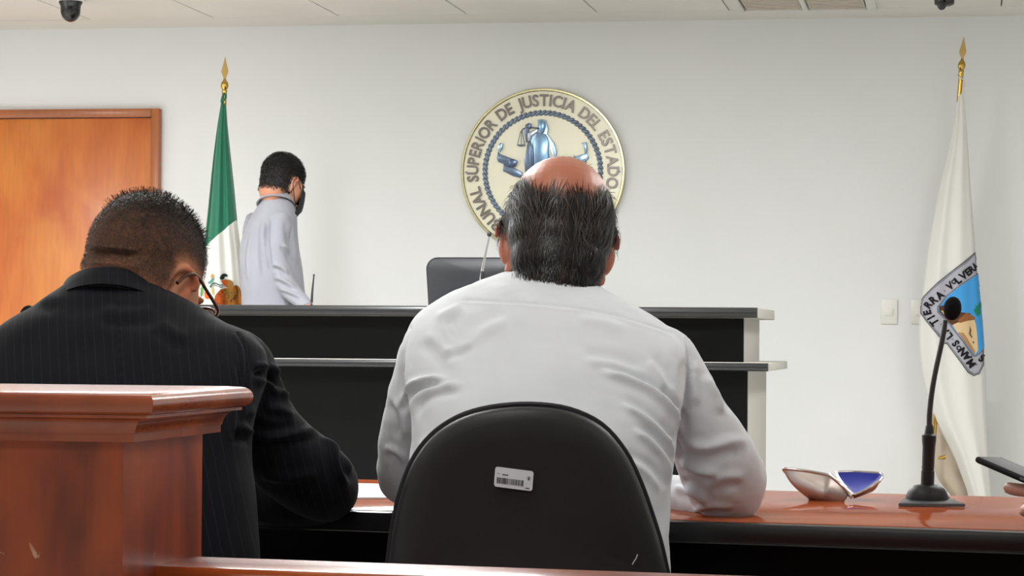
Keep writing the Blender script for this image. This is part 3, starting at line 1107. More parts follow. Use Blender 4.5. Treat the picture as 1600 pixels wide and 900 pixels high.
M_SILV = mat('silver_case', (196, 190, 188), 0.16, 0.95)
M_SATIN = mat('silver_case_brushed', (186, 172, 166), 0.3, 0.85)
M_BLUE = mat('blue_velvet', (30, 44, 160), 0.7, sheen=0.4)
H0 = onZ(1330, 783, TZ)
hd = (H0 - EYE).dot(_f)
ge = empty('glasses_case', H0, 'open silver clamshell glasses case with royal blue lining', 'glasses case')
for corners, dep, nr in (((pix(1332, 776, hd), pix(1297, 741, hd + .005), pix(1217, 730, hd + .02), pix(1250, 757, hd + .085)), 0.036, -fwd * 0.55 - Vector((0, 0, 0.85))),
                         ((pix(1334, 777, hd), pix(1300, 736, hd + .09), pix(1380, 739, hd + .10), pix(1377, 751, hd + .02)), 0.02, Vector((-0.15, 0.1, -1)))):
    V, Fc, rim = shell(corners, dep, nr)
    sh_ = obj('case_shell', V, Fc, M_SATIN, ge, 180)
    V2, F2, _ = shell(corners, dep - 0.003, nr)
    cen = sum((np.array(c) for c in corners), np.zeros(3)) / 4
    V2 = [np.array(p) * 0.97 + cen * 0.03 - np.array(nr.normalized()) * 0.0004 for p in V2]
    obj('case_lining', V2, F2, M_BLUE, ge, 180)
    rim = rim + [rim[0]]
    V3, F3 = tube(rim, 0.0026, 8, 1)
    obj('case_rim', V3, F3, M_SILV, ge, 60)
V, Fc = tube([pix(1330, 777, hd - .002), pix(1314, 759, hd + .045), pix(1298, 741, hd + .09)], 0.003, 10, 1)
obj('case_hinge', V, Fc, M_SILV, ge, 60)

# ================================================================== FLAGS
def flag_pole(tip, foot, d, label, collar):
    """tip, foot: pixels of the spear tip and of the pole low down, depth d"""
    A = pix(*tip, d)
    B = pix(*foot, d)
    dirv = (A - B).normalized()
    g = A - dirv * (A.z / dirv.z)
    e = empty('flag_on_pole', (g.x, g.y, 0), label, 'flag')
    s = d / F
    x, y = frame_of(dirv)
    Mx = Matrix((_r0, dirv.cross(_r0).normalized(), dirv)).transposed()
    L = (A - g).length

    def at(q):
        return A - dirv * q
    pole = obj('flag_pole', *tube([at(60 * s), at(L / 2), at(L - 0.02)], 3.6 * s, 14, 1), M_BRASS, e, 60)
    # spear head: flat leaf blade, then a turned knob
    pts = [(0, 0), (1.2, 6), (3.2, 14), (5.2, 22), (5.4, 25), (3.5, 30), (1.8, 34), (1.8, 36)]
    out = pts + [(-a, b_) for a, b_ in pts[::-1][:-1]]
    bm = poly_prism([(a * s, b_ * s) for a, b_ in out], lambda u_, v_, w: at(v_) + _r0 * u_ + Mx @ Vector((0, w - 0.004, 0)), 0.008, 0.002)
    bmput('spear_head', bm, mat('aged_brass', (176, 148, 92), 0.32, 0.9), e, 40)
    prof = [(0.5, 34), (2.2, 35), (2.4, 37), (5.2, 41), (6.2, 45), (5.6, 49), (3.8, 52), (4.4, 54), (4.0, 58), (3.8, 66), (0.5, 66)]
    V, Fc = lathe([(r * s, -z * s) for r, z in prof], A, 24, Mx)
    obj('finial_knob', V, Fc, M_BRASS, e, 40)
    V, Fc = lathe([(0.001, 0), (0.2, 0), (0.2, 0.015), (0.16, 0.03), (0.05, 0.045), (0.03, 0.12), (0.001, 0.12)], (g.x, g.y, 0), 36)
    obj('pole_base', V, Fc, M_BRASS, e, 40)
    return e, s


def cloth(rows, d, thick, k, amp, nt=180, sub=6, phase=0.0, shear=None):
    """rows: (y, xl, xr, y tilt, thickness scale, fold scale) in pixels at depth d -> verts, faces, rings count"""
    A = catmull(np.array(rows, float), sub)
    R = []
    s = d / F
    nv = len(A)
    for i, (y, xl, xr, tilt, ths, fs) in enumerate(A):
        cx, hw = (xl + xr) / 2, (xr - xl) / 2
        ring = []
        for j in range(nt):
            t = 2 * math.pi * j / nt
            c_, s_ = math.cos(t), math.sin(t)
            f1 = math.cos(k * t + phase + 1.4 * math.sin(t * 2 + 0.8)) * 0.6 + 0.4 * math.cos((k * 2 - 3) * t + 1.1 + phase)
            f = amp * fs * f1 * (0.35 + 0.65 * abs(s_))
            xx = cx + hw * c_ * (1 - 0.02 * fs * (f1 + 1))
            dep = thick * ths * s_ + f * (1 if s_ > 0 else -1)
            yy = y + tilt * c_
            ring.append(np.array(pix(xx, yy, d) - Vector((_f.x, _f.y, 0)).normalized() * dep))
        R.append(ring)
    V, Fc = rings_mesh(R)
    return V, Fc, nv, nt


def bvh_of(V, Fc):
    return BVHTree.FromPolygons([tuple(v) for v in V], [tuple(f) for f in Fc])


def on_cloth(bv, px, py, d, off):
    r = ray(px, py)
    h = bv.ray_cast(EYE, r.normalized())
    if h[0] is None:
        h = bv.find_nearest(pix(px, py, d - 0.05))
    n = h[1]
    if n.dot(r) > 0:
        n = -n
    return h[0] + (n * 0.5 - r.normalized() * 0.5) * off


def patch(name, pts, m, parent, bv, d, off, step=2.2):
    """thin embroidered patch lying on the cloth"""
    bm = bmesh.new()
    vs = [bm.verts.new((x, y, 0)) for x, y in pts]
    bm.faces.new(vs)
    bmesh.ops.triangulate(bm, faces=bm.faces[:])
    for _ in range(6):
        ed = [e_ for e_ in bm.edges if e_.calc_length() > step]
        if not ed:
            break
        bmesh.ops.subdivide_edges(bm, edges=ed, cuts=1)
        bmesh.ops.triangulate(bm, faces=bm.faces[:])
    for v_ in bm.verts:
        v_.co = on_cloth(bv, v_.co.x, v_.co.y, d, off)
    return bmput(name, bm, m, parent, 180)


def sm(pts, k=3):
    P = np.array(list(pts) + [pts[0]], float)
    return [tuple(p) for p in catmull(P, k)[:-1]]


def flat(name, rgb, rough=0.75):
    return mat(name, rgb, rough, spec=0.15)


M_GREEN = mat('flag_green_satin', (10, 104, 76), 0.5, spec=0.35, sheen=0.3)
M_FWHITE = mat('flag_white_satin', (224, 222, 216), 0.6, spec=0.25, sheen=0.2)
M_RED = mat('flag_red_satin', (170, 30, 40), 0.5)

# --- national flag beside the door
LD = 11.9
fl, s_ = flag_pole((352, 88), (343, 480), LD, 'green and white draped flag with brass spear pole beside the door', None)
rows = [(152, 346, 352, 0, .1, .1), (166, 344.5, 353.5, 0, .2, .2), (200, 339, 356, -1, .45, .4), (250, 332, 361, -5, .7, .7), (310, 325, 366.5, -14, .9, .9),
        (367, 318, 371, -23, 1, 1), (430, 314, 379, -18, 1, 1), (500, 310, 386, -10, 1, 1), (640, 304, 392, 0, 1, 1), (760, 300, 394, 0, 1, 1)]
V, Fc, nv, nt = cloth(rows, LD, 0.075, 7, 0.016, phase=0.6)
o = obj('flag_cloth', V, Fc, [M_GREEN, M_FWHITE, M_RED], fl, 180)
mi = np.zeros(len(o.data.polygons), dtype=np.int32)
for p in o.data.polygons:
    r_ = p.index // nt
    mi[p.index] = 0 if r_ < 30 else (1 if r_ < 50 else 2)
o.data.polygons.foreach_set('material_index', mi)
bvL = bvh_of(V, Fc)
V2, F2 = tube([pix(352, 142, LD), pix(348, 150, LD - .02), pix(346, 160, LD - .02), pix(353, 152, LD - .02), pix(351, 145, LD)], 1.6 * s_, 8, 4)
obj('flag_tie', V2, F2, M_GREEN, fl, 180)


def c11(pts):
    return [(310 + x / 11.25, 420 + y / 11.25) for x, y in pts]


emb = [('eagle_body', sm([(390, 360), (480, 340), (560, 335), (620, 300), (650, 288), (705, 312), (745, 400), (772, 520), (800, 640), (320, 640), (290, 510), (320, 440)]), (150, 92, 36), .004),
       ('eagle_breast', sm([(330, 450), (400, 380), (440, 440), (430, 520), (470, 620), (320, 630), (300, 520)]), (168, 74, 30), .006),
       ('eagle_neck_feathers', sm([(430, 370), (520, 350), (610, 380), (640, 450), (600, 540), (520, 520), (470, 460)]), (126, 92, 40), .006),
       ('eagle_wing', sm([(640, 310), (690, 325), (725, 420), (760, 580), (700, 600), (690, 480), (640, 420)]), (178, 112, 44), .006),
       ('wing_shadow_band', sm([(640, 300), (660, 420), (600, 520), (560, 560), (580, 580), (640, 540), (690, 440), (670, 330)]), (92, 56, 26), .008),
       ('eagle_head', sm([(395, 205), (470, 188), (560, 195), (606, 240), (600, 312), (540, 332), (480, 320), (430, 270)]), (136, 100, 48), .006),
       ('eagle_beak', sm([(395, 210), (450, 195), (490, 230), (500, 300), (470, 310), (440, 260)]), (206, 84, 40), .008),
       ('eagle_crest', sm([(372, 155), (405, 98), (460, 84), (512, 108), (514, 142), (462, 134), (440, 180), (388, 190)]), (26, 44, 40), .006),
       ('serpent', sm([(430, 275), (380, 280), (330, 255), (280, 240), (225, 270), (205, 320), (225, 330), (245, 300), (290, 290), (340, 305), (380, 325), (430, 318)]), (44, 84, 84), .005),
       ('serpent_belly', sm([(425, 292), (370, 296), (300, 262), (240, 285), (230, 300), (290, 278), (370, 312), (425, 306)]), (206, 206, 200), .007),
       ('cactus_arm', sm([(170, 240), (215, 205), (245, 160), (270, 165), (255, 220), (200, 265)]), (92, 150, 128), .005),
       ('cactus_flower', sm([(215, 120), (240, 90), (268, 110), (265, 150), (235, 170)]), (196, 158, 92), .006),
       ('yellow_stem', sm([(230, 320), (255, 330), (275, 430), (262, 460), (235, 400)]), (208, 184, 110), .005),
       ('cactus_pad', sm([(25, 370), (55, 318), (85, 330), (80, 430), (50, 490), (28, 450)]), (112, 178, 88), .005),
       ('cactus_fruit', sm([(110, 410), (150, 395), (190, 450), (215, 520), (130, 520)]), (214, 104, 44), .005),
       ('cactus_fruit', sm([(75, 250), (100, 225), (110, 290), (85, 300)]), (222, 120, 80), .005)]
for nm, pts, c_, off in emb:
    patch(nm, c11(pts), flat('thread_%d_%d_%d' % c_, c_), fl, bvL, LD, off)
random.seed(11)
for q in range(46):                                       # feather strokes
    x, y = random.uniform(310, 770), random.uniform(350, 600)
    if y < 420 and x < 380:
        continue
    a = random.uniform(20, 50)
    patch('feather', c11([(x, y), (x + a * 0.5, y + 6), (x + a * 0.6, y + a * 0.7), (x + a * 0.2, y + a * 0.6)]), flat('thread_f%d' % (q % 3), [(86, 52, 22), (190, 128, 52), (110, 66, 28)][q % 3]), fl, bvL, LD, .0085, 6)

# --- white state flag
RD = 11.8
fr_, s_ = flag_pole((1506, 57), (1458, 700), RD, 'white draped flag with triangular shield and brass spear pole', None)
rows = [(146, 1497, 1505, 0, .12, .1), (170, 1493, 1508, 0, .2, .2), (225, 1484, 1512, 0, .45, .4), (300, 1466, 1517, 0, .7, .7), (380, 1451, 1523, 0, .9, .9),
        (450, 1441, 1529, 0, 1, 1), (520, 1434, 1535.5, 0, 1.05, 1), (580, 1439, 1539.5, 0, 1, 1), (625, 1450, 1541, 0, .95, .9), (660, 1463, 1542, 0, .9, .8),
        (700, 1484, 1543.5, 0, .85, .8), (740, 1501, 1546, 0, .8, .7), (790, 1516, 1549, 0, .75, .6), (900, 1526, 1552, 0, .6, .5)]
V, Fc, nv, nt = cloth(rows, RD, 0.095, 5, 0.013, phase=2.1)
obj('flag_cloth', V, Fc, M_FWHITE, fr_, 180)
bvR = bvh_of(V, Fc)
# inner fold of the cloth hanging behind, its shade painted in as tan, and the brass stand knobs
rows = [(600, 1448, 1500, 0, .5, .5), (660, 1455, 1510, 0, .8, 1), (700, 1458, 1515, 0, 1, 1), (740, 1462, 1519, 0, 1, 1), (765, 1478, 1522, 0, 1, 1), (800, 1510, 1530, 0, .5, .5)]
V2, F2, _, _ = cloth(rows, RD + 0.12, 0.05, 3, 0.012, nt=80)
obj('flag_inner_fold', V2, F2, mat('flag_white_shaded', (196, 182, 164), 0.75, spec=0.15), fr_, 180)
for (x0, y0), (x1, y1) in (((1466, 716), (1477, 714)), ((1440, 731), (1452, 727))):
    A, B = pix(x0, y0, RD - 0.06), pix(x1, y1, RD - 0.06)
    V2, F2 = tube([A, (A + B) / 2, B], [0.006, 0.008, 0.011], 10, 2)
    obj('stand_knob', V2, F2, M_BRASS, fr_, 60)
V2, F2 = tube([pix(1496, 118, RD), pix(1501, 122, RD - .03), pix(1507, 127, RD), pix(1506, 140, RD - .02), pix(1505, 150, RD - .02)], 1.3 * s_, 8, 4)
obj('flag_tie', V2, F2, M_FWHITE, fr_, 180)

outer = [(1523.5, 394), (1512, 404), (1489, 422), (1466, 440), (1443, 463), (1438.5, 472), (1438.5, 490), (1448, 503), (1471, 531), (1472, 538), (1479, 537), (1497, 561), (1512, 582), (1521, 587.5), (1530, 584), (1537, 570),
         (1536.5, 546), (1530, 457), (1526, 413)]
M_NAVY = flat('shield_outline_grey', (72, 72, 78))
patch('shield_outline', outer, M_NAVY, fr_, bvR, RD, .004)
ins = lambda P, q: [((x - 1495) * q + 1495, (y - 490) * q + 490) for x, y in P]


def inset(P, dpx):
    P = np.array(P, float)
    n = len(P)
    out = []
    area = sum(P[i][0] * P[(i + 1) % n][1] - P[(i + 1) % n][0] * P[i][1] for i in range(n))
    sg = 1 if area > 0 else -1
    for i in range(n):
        a, b_, c_ = P[i - 1], P[i], P[(i + 1) % n]
        n1 = np.array([-(b_ - a)[1], (b_ - a)[0]]) / (np.linalg.norm(b_ - a) + 1e-9)
        n2 = np.array([-(c_ - b_)[1], (c_ - b_)[0]]) / (np.linalg.norm(c_ - b_) + 1e-9)
        nn = n1 + n2
        nn /= max(np.linalg.norm(nn), 0.5)
        out.append(tuple(b_ + sg * nn * dpx))
    return out


patch('shield_edge', inset(outer, 1.4), flat('shield_edge_silver', (158, 158, 164)), fr_, bvR, RD, .0055)
patch('shield_line', inset(outer, 2.8), M_NAVY, fr_, bvR, RD, .007)
patch('shield_border', inset(outer, 3.5), flat('shield_border_silver', (176, 175, 184)), fr_, bvR, RD, .0085)
inner = [(1526, 428.5), (1504, 444), (1479, 464), (1466, 480), (1466, 487), (1484, 505), (1504, 531), (1519, 554), (1523, 555.5), (1528, 552), (1535.5, 543), (1530, 457)]
patch('shield_inner_line', inset(inner, -1.8), M_NAVY, fr_, bvR, RD, .010)
patch('shield_inner_edge', inset(inner, -0.9), flat('shield_edge_silver', (158, 158, 164)), fr_, bvR, RD, .0115)
patch('shield_sky', inner, flat('shield_sky_blue', (74, 158, 222)), fr_, bvR, RD, .013)
c2 = lambda pts: [(1420 + x / 3.914, 380 + y / 3.914) for x, y in pts]
for nm, pts, c_, off in (
        ('shield_dark_hill', [(182, 385), (215, 380), (255, 392), (300, 420), (370, 430), (385, 470), (330, 480), (290, 520), (250, 490), (185, 420)], (92, 62, 44), .0145),
        ('shield_sand', [(190, 412), (235, 415), (262, 445), (215, 440)], (214, 184, 140), .016),
        ('shield_cliff', [(268, 500), (300, 485), (350, 470), (392, 455), (405, 500), (412, 560), (418, 655), (398, 684), (352, 620), (300, 548)], (222, 192, 148), .016),
        ('shield_cliff_top', [(300, 470), (345, 425), (395, 450), (400, 468), (350, 475), (310, 488)], (150, 96, 58), .0172),
        ('shield_cliff_shadow', [(300, 545), (330, 548), (345, 570), (372, 618), (398, 660), (398, 684), (350, 622)], (176, 136, 96), .0172),
        ('shield_crack', [(366, 505), (374, 530), (370, 555), (382, 575), (378, 580), (362, 556), (366, 530)], (96, 60, 40), .0184),
        ('shield_crack', [(385, 598), (394, 606), (390, 614), (383, 606)], (96, 60, 40), .0184),
        ('palm_fronds', [(392, 410), (408, 395), (400, 375), (414, 385), (424, 358), (424, 385), (438, 375), (428, 400), (430, 430), (415, 450), (418, 420), (400, 425)], (36, 130, 96), .0148)):
    patch(nm, c2(pts), flat('shield_%s_%d' % (nm, c_[0]), c_), fr_, bvR, RD, off)
M_TXT = flat('shield_letter_black', (30, 28, 32))
LET = [('S', 441, 703, 146, 13), ('·', 410, 742, 127, 14), ('M', 376, 735, 127, 13.5), ('A', 352, 694, 127, 13), ('N', 328, 664, 127, 13), ('O', 306, 640, 127, 8), ('S', 287, 612, 127, 13), ('·', 268, 586, 127, 14), ('L', 246, 567, 127, 13), ('A', 220, 532, 127, 13), ('·', 194, 496, 127, 14),
       ('T', 158, 484, 127, 13), ('I', 140, 455, 122, 13), ('E', 118, 425, 105, 13), ('R', 124, 375, 55, 13), ('R', 154, 346, 40, 13), ('A', 188, 318, 40, 13), ('·', 217, 292, 40, 14), ('V', 252, 262, 40, 13.5), ('O', 276, 236, 40, 8), ('L', 300, 226, 40, 13), ('V', 330, 200, 38, 13), ('E', 356, 178, 38, 12.5), ('R', 380, 158, 38, 12), ('A', 402, 138, 42, 11.5)]
for ch, cx, cy, ang, hh in LET:
    px, py = 1420 + cx / 3.914, 380 + cy / 3.914
    if ch == '·':
        pts = [(px + 0.9 * math.cos(a), py + 0.9 * math.sin(a)) for a in np.linspace(0, 2 * math.pi, 8, endpoint=False)]
        patch('shield_dot', pts, M_TXT, fr_, bvR, RD, .0125)
        continue
    Vl, Fl, a_, b_ = letter(ch, 1.0, 0.0, 0.045)
    ys = [q[1] for q in Vl]
    mx, my, hl = (a_ + b_) / 2, (min(ys) + max(ys)) / 2, max(ys) - min(ys)
    k_ = hh * 0.95 / hl
    ca, sa = math.cos(math.radians(ang)), math.sin(math.radians(ang))
    W_ = []
    for q in Vl:
        x, y = (q[0] - mx) * k_ * 0.92, (q[1] - my) * k_
        W_.append(on_cloth(bvR, px + x * ca - y * sa, py - (x * sa + y * ca), RD, .0125))
    obj('shield_letter', W_, Fl, M_TXT, fr_)

# ================================================================== PEOPLE: shared tools
FWD = Vector((_f.x, _f.y, 0)).normalized()
RGT = _r0.copy()
UP = Vector((0, 0, 1))


def torso(rows, n=64, k=5, ex=2.3):
    """rows: (py, xl, xr, depth, half depth) -> closed loft with horizontal rings"""
    A = catmull(np.array(rows, float), k)
    R = []
    for py, xl, xr, d, hd in A:
        c = pix((xl + xr) / 2, py, d)
        hw = (xr - xl) / 2 * d / F
        ring = []
        for j in range(n):
            t = 2 * math.pi * j / n
            ct, st = math.cos(t), math.sin(t)
            x = math.copysign(abs(ct) ** (2 / ex), ct) * hw
            y = math.copysign(abs(st) ** (2 / ex), st) * hd
            ring.append(np.array(c + RGT * x + FWD * y))
        R.append(ring)
    return rings_mesh(R)


def limb(rows, n=28, k=5):
    """rows: (px, py, depth, radius px)"""
    return tube([pix(a, b_, c) for a, b_, c, r in rows], [r * c / F for a, b_, c, r in rows], n, k)


def noise3(V, seed, scale):
    rg = np.random.RandomState(seed)
    out = np.zeros(len(V))
    for i in range(10):
        kv = rg.normal(size=3) * scale
        out += np.sin(V @ kv + rg.uniform(0, 6.28))
    return out / 3.2


def polydist(px, py, path):
    """signed distance to a polyline and parameter 0..1 along it"""
    P = catmull(np.array(path, float), 6)
    best = np.full(len(px), 1e9); sgn = np.ones(len(px)); par = np.zeros(len(px))
    L = np.concatenate([[0], np.cumsum(np.linalg.norm(np.diff(P, axis=0), axis=1))])
    for i in range(len(P) - 1):
        a, b_ = P[i], P[i + 1]
        ab = b_ - a
        l2 = ab @ ab + 1e-9
        t = np.clip(((px - a[0]) * ab[0] + (py - a[1]) * ab[1]) / l2, 0, 1)
        dx, dy = px - (a[0] + t * ab[0]), py - (a[1] + t * ab[1])
        d = np.hypot(dx, dy)
        m = d < best
        best[m] = d[m]
        sgn[m] = np.sign(ab[0] * dy - ab[1] * dx)[m]
        par[m] = ((L[i] + t * math.sqrt(l2)) / L[-1])[m]
    return best * sgn, par


def folds(me, lst, maxd=None):
    """press creases (path px, width px, height m, side) into the camera-facing side of a garment"""
    V, N = arrays(me)
    px, py, d = proj(V)
    view = V - np.array(EYE)
    view /= np.linalg.norm(view, axis=1)[:, None]
    facing = smoothstep(0.0, 0.35, -(N * view).sum(1))
    if maxd is not None:
        facing *= smoothstep(maxd + 0.05, maxd, d)
    D = np.zeros(len(V))
    for path, w, h, side in lst:
        s, t = polydist(px, py, path)
        s = s * side
        tap = smoothstep(0, 0.22, t) * smoothstep(1.0, 0.72, t)
        D += tap * h * (np.exp(-(s / w) ** 2) - 0.75 * np.exp(-((s - 1.7 * w) / (1.1 * w)) ** 2))
    V = V + N * (D * facing)[:, None]
    setco(me, V)


def seams(me, lst):
    V, N = arrays(me)
    px, py, d = proj(V)
    view = V - np.array(EYE)
    facing = ((N * view).sum(1) < 0)
    D = np.zeros(len(V))
    for path, w, h in lst:
        s, t = polydist(px, py, path)
        ok = (t > 0.001) & (t < 0.999)
        D += ok * h * (np.exp(-(s / w) ** 2) - 0.5 * np.exp(-((s - 3.0 * w) / (1.4 * w)) ** 2))
    setco(me, V + N * (D * facing)[:, None])


def crumple(me, amp, seed, scale=26):
    V, N = arrays(me)
    a = noise3(V, seed, scale) + 0.5 * noise3(V, seed + 1, scale * 2.3)
    setco(me, V + N * (a * amp)[:, None])


def skin_mat(name, rgb, red, hairc, rough=0.42):
    m = bpy.data.materials.new(name)
    m.use_nodes = True
    nt = m.node_tree
    b = nt.nodes['Principled BSDF']
    tc = nt.nodes.new('ShaderNodeTexCoord')
    n = nt.nodes.new('ShaderNodeTexNoise'); n.inputs['Scale'].default_value = 28; n.inputs['Detail'].default_value = 5
    nt.links.new(tc.outputs['Object'], n.inputs['Vector'])
    mx = nt.nodes.new('ShaderNodeMix'); mx.data_type = 'RGBA'
    mx.inputs['A'].default_value = (*lin(rgb), 1)
    mx.inputs['B'].default_value = (*lin(red), 1)
    at = nt.nodes.new('ShaderNodeAttribute'); at.attribute_name = 'flush'
    ad = nt.nodes.new('ShaderNodeMath'); ad.operation = 'ADD'; ad.use_clamp = True
    mu = nt.nodes.new('ShaderNodeMath'); mu.operation = 'MULTIPLY_ADD'; mu.inputs[1].default_value = 0.8; mu.inputs[2].default_value = -0.2
    nt.links.new(n.outputs['Fac'], mu.inputs[0])
    nt.links.new(mu.outputs[0], ad.inputs[0]); nt.links.new(at.outputs['Fac'], ad.inputs[1])
    nt.links.new(ad.outputs[0], mx.inputs['Factor'])
    at2 = nt.nodes.new('ShaderNodeAttribute'); at2.attribute_name = 'stubble'
    n2 = nt.nodes.new('ShaderNodeTexNoise'); n2.inputs['Scale'].default_value = 420; n2.inputs['Detail'].default_value = 2
    nt.links.new(tc.outputs['Object'], n2.inputs['Vector'])
    m3 = nt.nodes.new('ShaderNodeMath'); m3.operation = 'MULTIPLY_ADD'; m3.inputs[1].default_value = 0.6; m3.inputs[2].default_value = 0.7
    nt.links.new(n2.outputs['Fac'], m3.inputs[0])
    m4 = nt.nodes.new('ShaderNodeMath'); m4.operation = 'MULTIPLY'; m4.use_clamp = True
    nt.links.new(m3.outputs[0], m4.inputs[0]); nt.links.new(at2.outputs['Fac'], m4.inputs[1])
    m5 = nt.nodes.new('ShaderNodeMix'); m5.data_type = 'RGBA'
    nt.links.new(m4.outputs[0], m5.inputs['Factor'])
    nt.links.new(mx.outputs['Result'], m5.inputs['A'])
    m5.inputs['B'].default_value = (*lin(hairc), 1)
    nt.links.new(m5.outputs['Result'], b.inputs['Base Color'])
    b.inputs['Roughness'].default_value = rough
    b.inputs['Specular IOR Level'].default_value = 0.45 if rough < 0.5 else 0.2
    m6 = nt.nodes.new('ShaderNodeMath'); m6.operation = 'MULTIPLY_ADD'; m6.use_clamp = True; m6.inputs[1].default_value = 0.55; m6.inputs[2].default_value = rough
    nt.links.new(at2.outputs['Fac'], m6.inputs[0]); nt.links.new(m6.outputs[0], b.inputs['Roughness'])
    b.inputs['Subsurface Weight'].default_value = 0.12
    b.inputs['Subsurface Radius'].default_value = (0.01, 0.004, 0.002)
    b.inputs['Subsurface Scale'].default_value = 0.5
    bp = nt.nodes.new('ShaderNodeBump'); bp.inputs['Strength'].default_value = 0.12; bp.inputs['Distance'].default_value = 0.002
    nt.links.new(n2.outputs['Fac'], bp.inputs['Height']); nt.links.new(bp.outputs['Normal'], b.inputs['Normal'])
    return m


def head_matrix(px, py, d, yaw, pitch, roll):
    """head frame: x right, y face, z up; person seen from behind"""
    B = Matrix((RGT, FWD, UP)).transposed()
    Rm = B @ Matrix.Rotation(math.radians(-yaw), 3, 'Z') @ Matrix.Rotation(math.radians(-pitch), 3, 'X') @ Matrix.Rotation(math.radians(roll), 3, 'Y')
    return Matrix.Translation(pix(px, py, d)) @ Rm.to_4x4()


def head_pieces(M, ear_out=28, w=1.0, ear_drop=0.0, es=1.0):
    """closed pieces of one head in world coordinates"""
    out = []
    R3 = M.to_3x3()

    def E(c, r, rot=None):
        Mx = R3 @ rot if rot is not None else R3
        out.append(ellipsoid(M @ Vector((c[0] * w, c[1], c[2])), (r[0] * w, r[1], r[2]), Mx, 36, 22))
    E((0, -.008, .035), (.077, .100, .092))
    E((0, -.030, -.004), (.070, .068, .068))
    E((0, -.042, -.048), (.062, .052, .060))
    E((0, .040, -.016), (.066, .060, .085))
    E((0, .030, -.060), (.060, .052, .045))
    E((0, .058, -.088), (.042, .036, .030))
    E((0, .080, -.104), (.022, .018, .016))
    E((0, .086, .016), (.052, .014, .011))
    for s in (-1, 1):
        E((s * .036, .076, -.030), (.022, .018, .016))
        E((s * .032, .084, -.003), (.0125, .0115, .0115))
    E((0, .101, -.014), (.009, .012, .026))
    E((0, .113, -.037), (.015, .013, .011))
    E((0, .096, -.066), (.025, .010, .005))
    E((0, .094, -.076), (.021, .010, .006))
    # ears: plate, rim, lobe
    for s in (-1, 1):
        o = math.radians(ear_out)
        Rz = Matrix.Rotation(s * -o, 3, 'Z') @ Matrix.Rotation(math.radians(-12), 3, 'X')
        base = Vector((s * .075 * w, .004, -.012 - ear_drop))

        def L(x, y, z):
            return M @ (base + Rz @ Vector((s * x, y, z)) * es)
        Mx = R3 @ Rz
        out.append(ellipsoid(L(.004, -.014, .004), (.0055 * es, .017 * es, .029 * es), Mx, 24, 16))
        out.append(ellipsoid(L(.002, -.004, .0), (.010 * es, .010 * es, .022 * es), Mx, 20, 12))
        rim = [(.004, .006, .020), (.007, .000, .031), (.009, -.014, .036), (.010, -.027, .029), (.010, -.032, .014), (.009, -.030, -.004), (.007, -.024, -.018), (.005, -.012, -.029)]
        out.append(tube([L(*q) for q in rim], [q * es for q in (.003, .0042, .0048, .0048, .0046, .0044, .0042, .004)], 12, 4))
        out.append(ellipsoid(L(.004, -.008, -.029), (.0055 * es, .0085 * es, .010 * es), Mx, 18, 12))
    return out


def finish_head(me, M, hair_fn, flush_fn=None):
    V, N = arrays(me)
    Mi = np.array(M.inverted())
    Lc = V @ Mi[:3, :3].T + Mi[:3, 3]
    st = hair_fn(Lc)
    a = me.attributes.new('stubble', 'FLOAT', 'POINT')
    a.data.foreach_set('value', np.ascontiguousarray(st, dtype=np.float32))
    ear = smoothstep(.079, .088, np.abs(Lc[:, 0]))
    if flush_fn is not None:
        ear = np.maximum(ear, flush_fn(Lc))
    a = me.attributes.new('flush', 'FLOAT', 'POINT')
    a.data.foreach_set('value', np.ascontiguousarray(ear, dtype=np.float32))


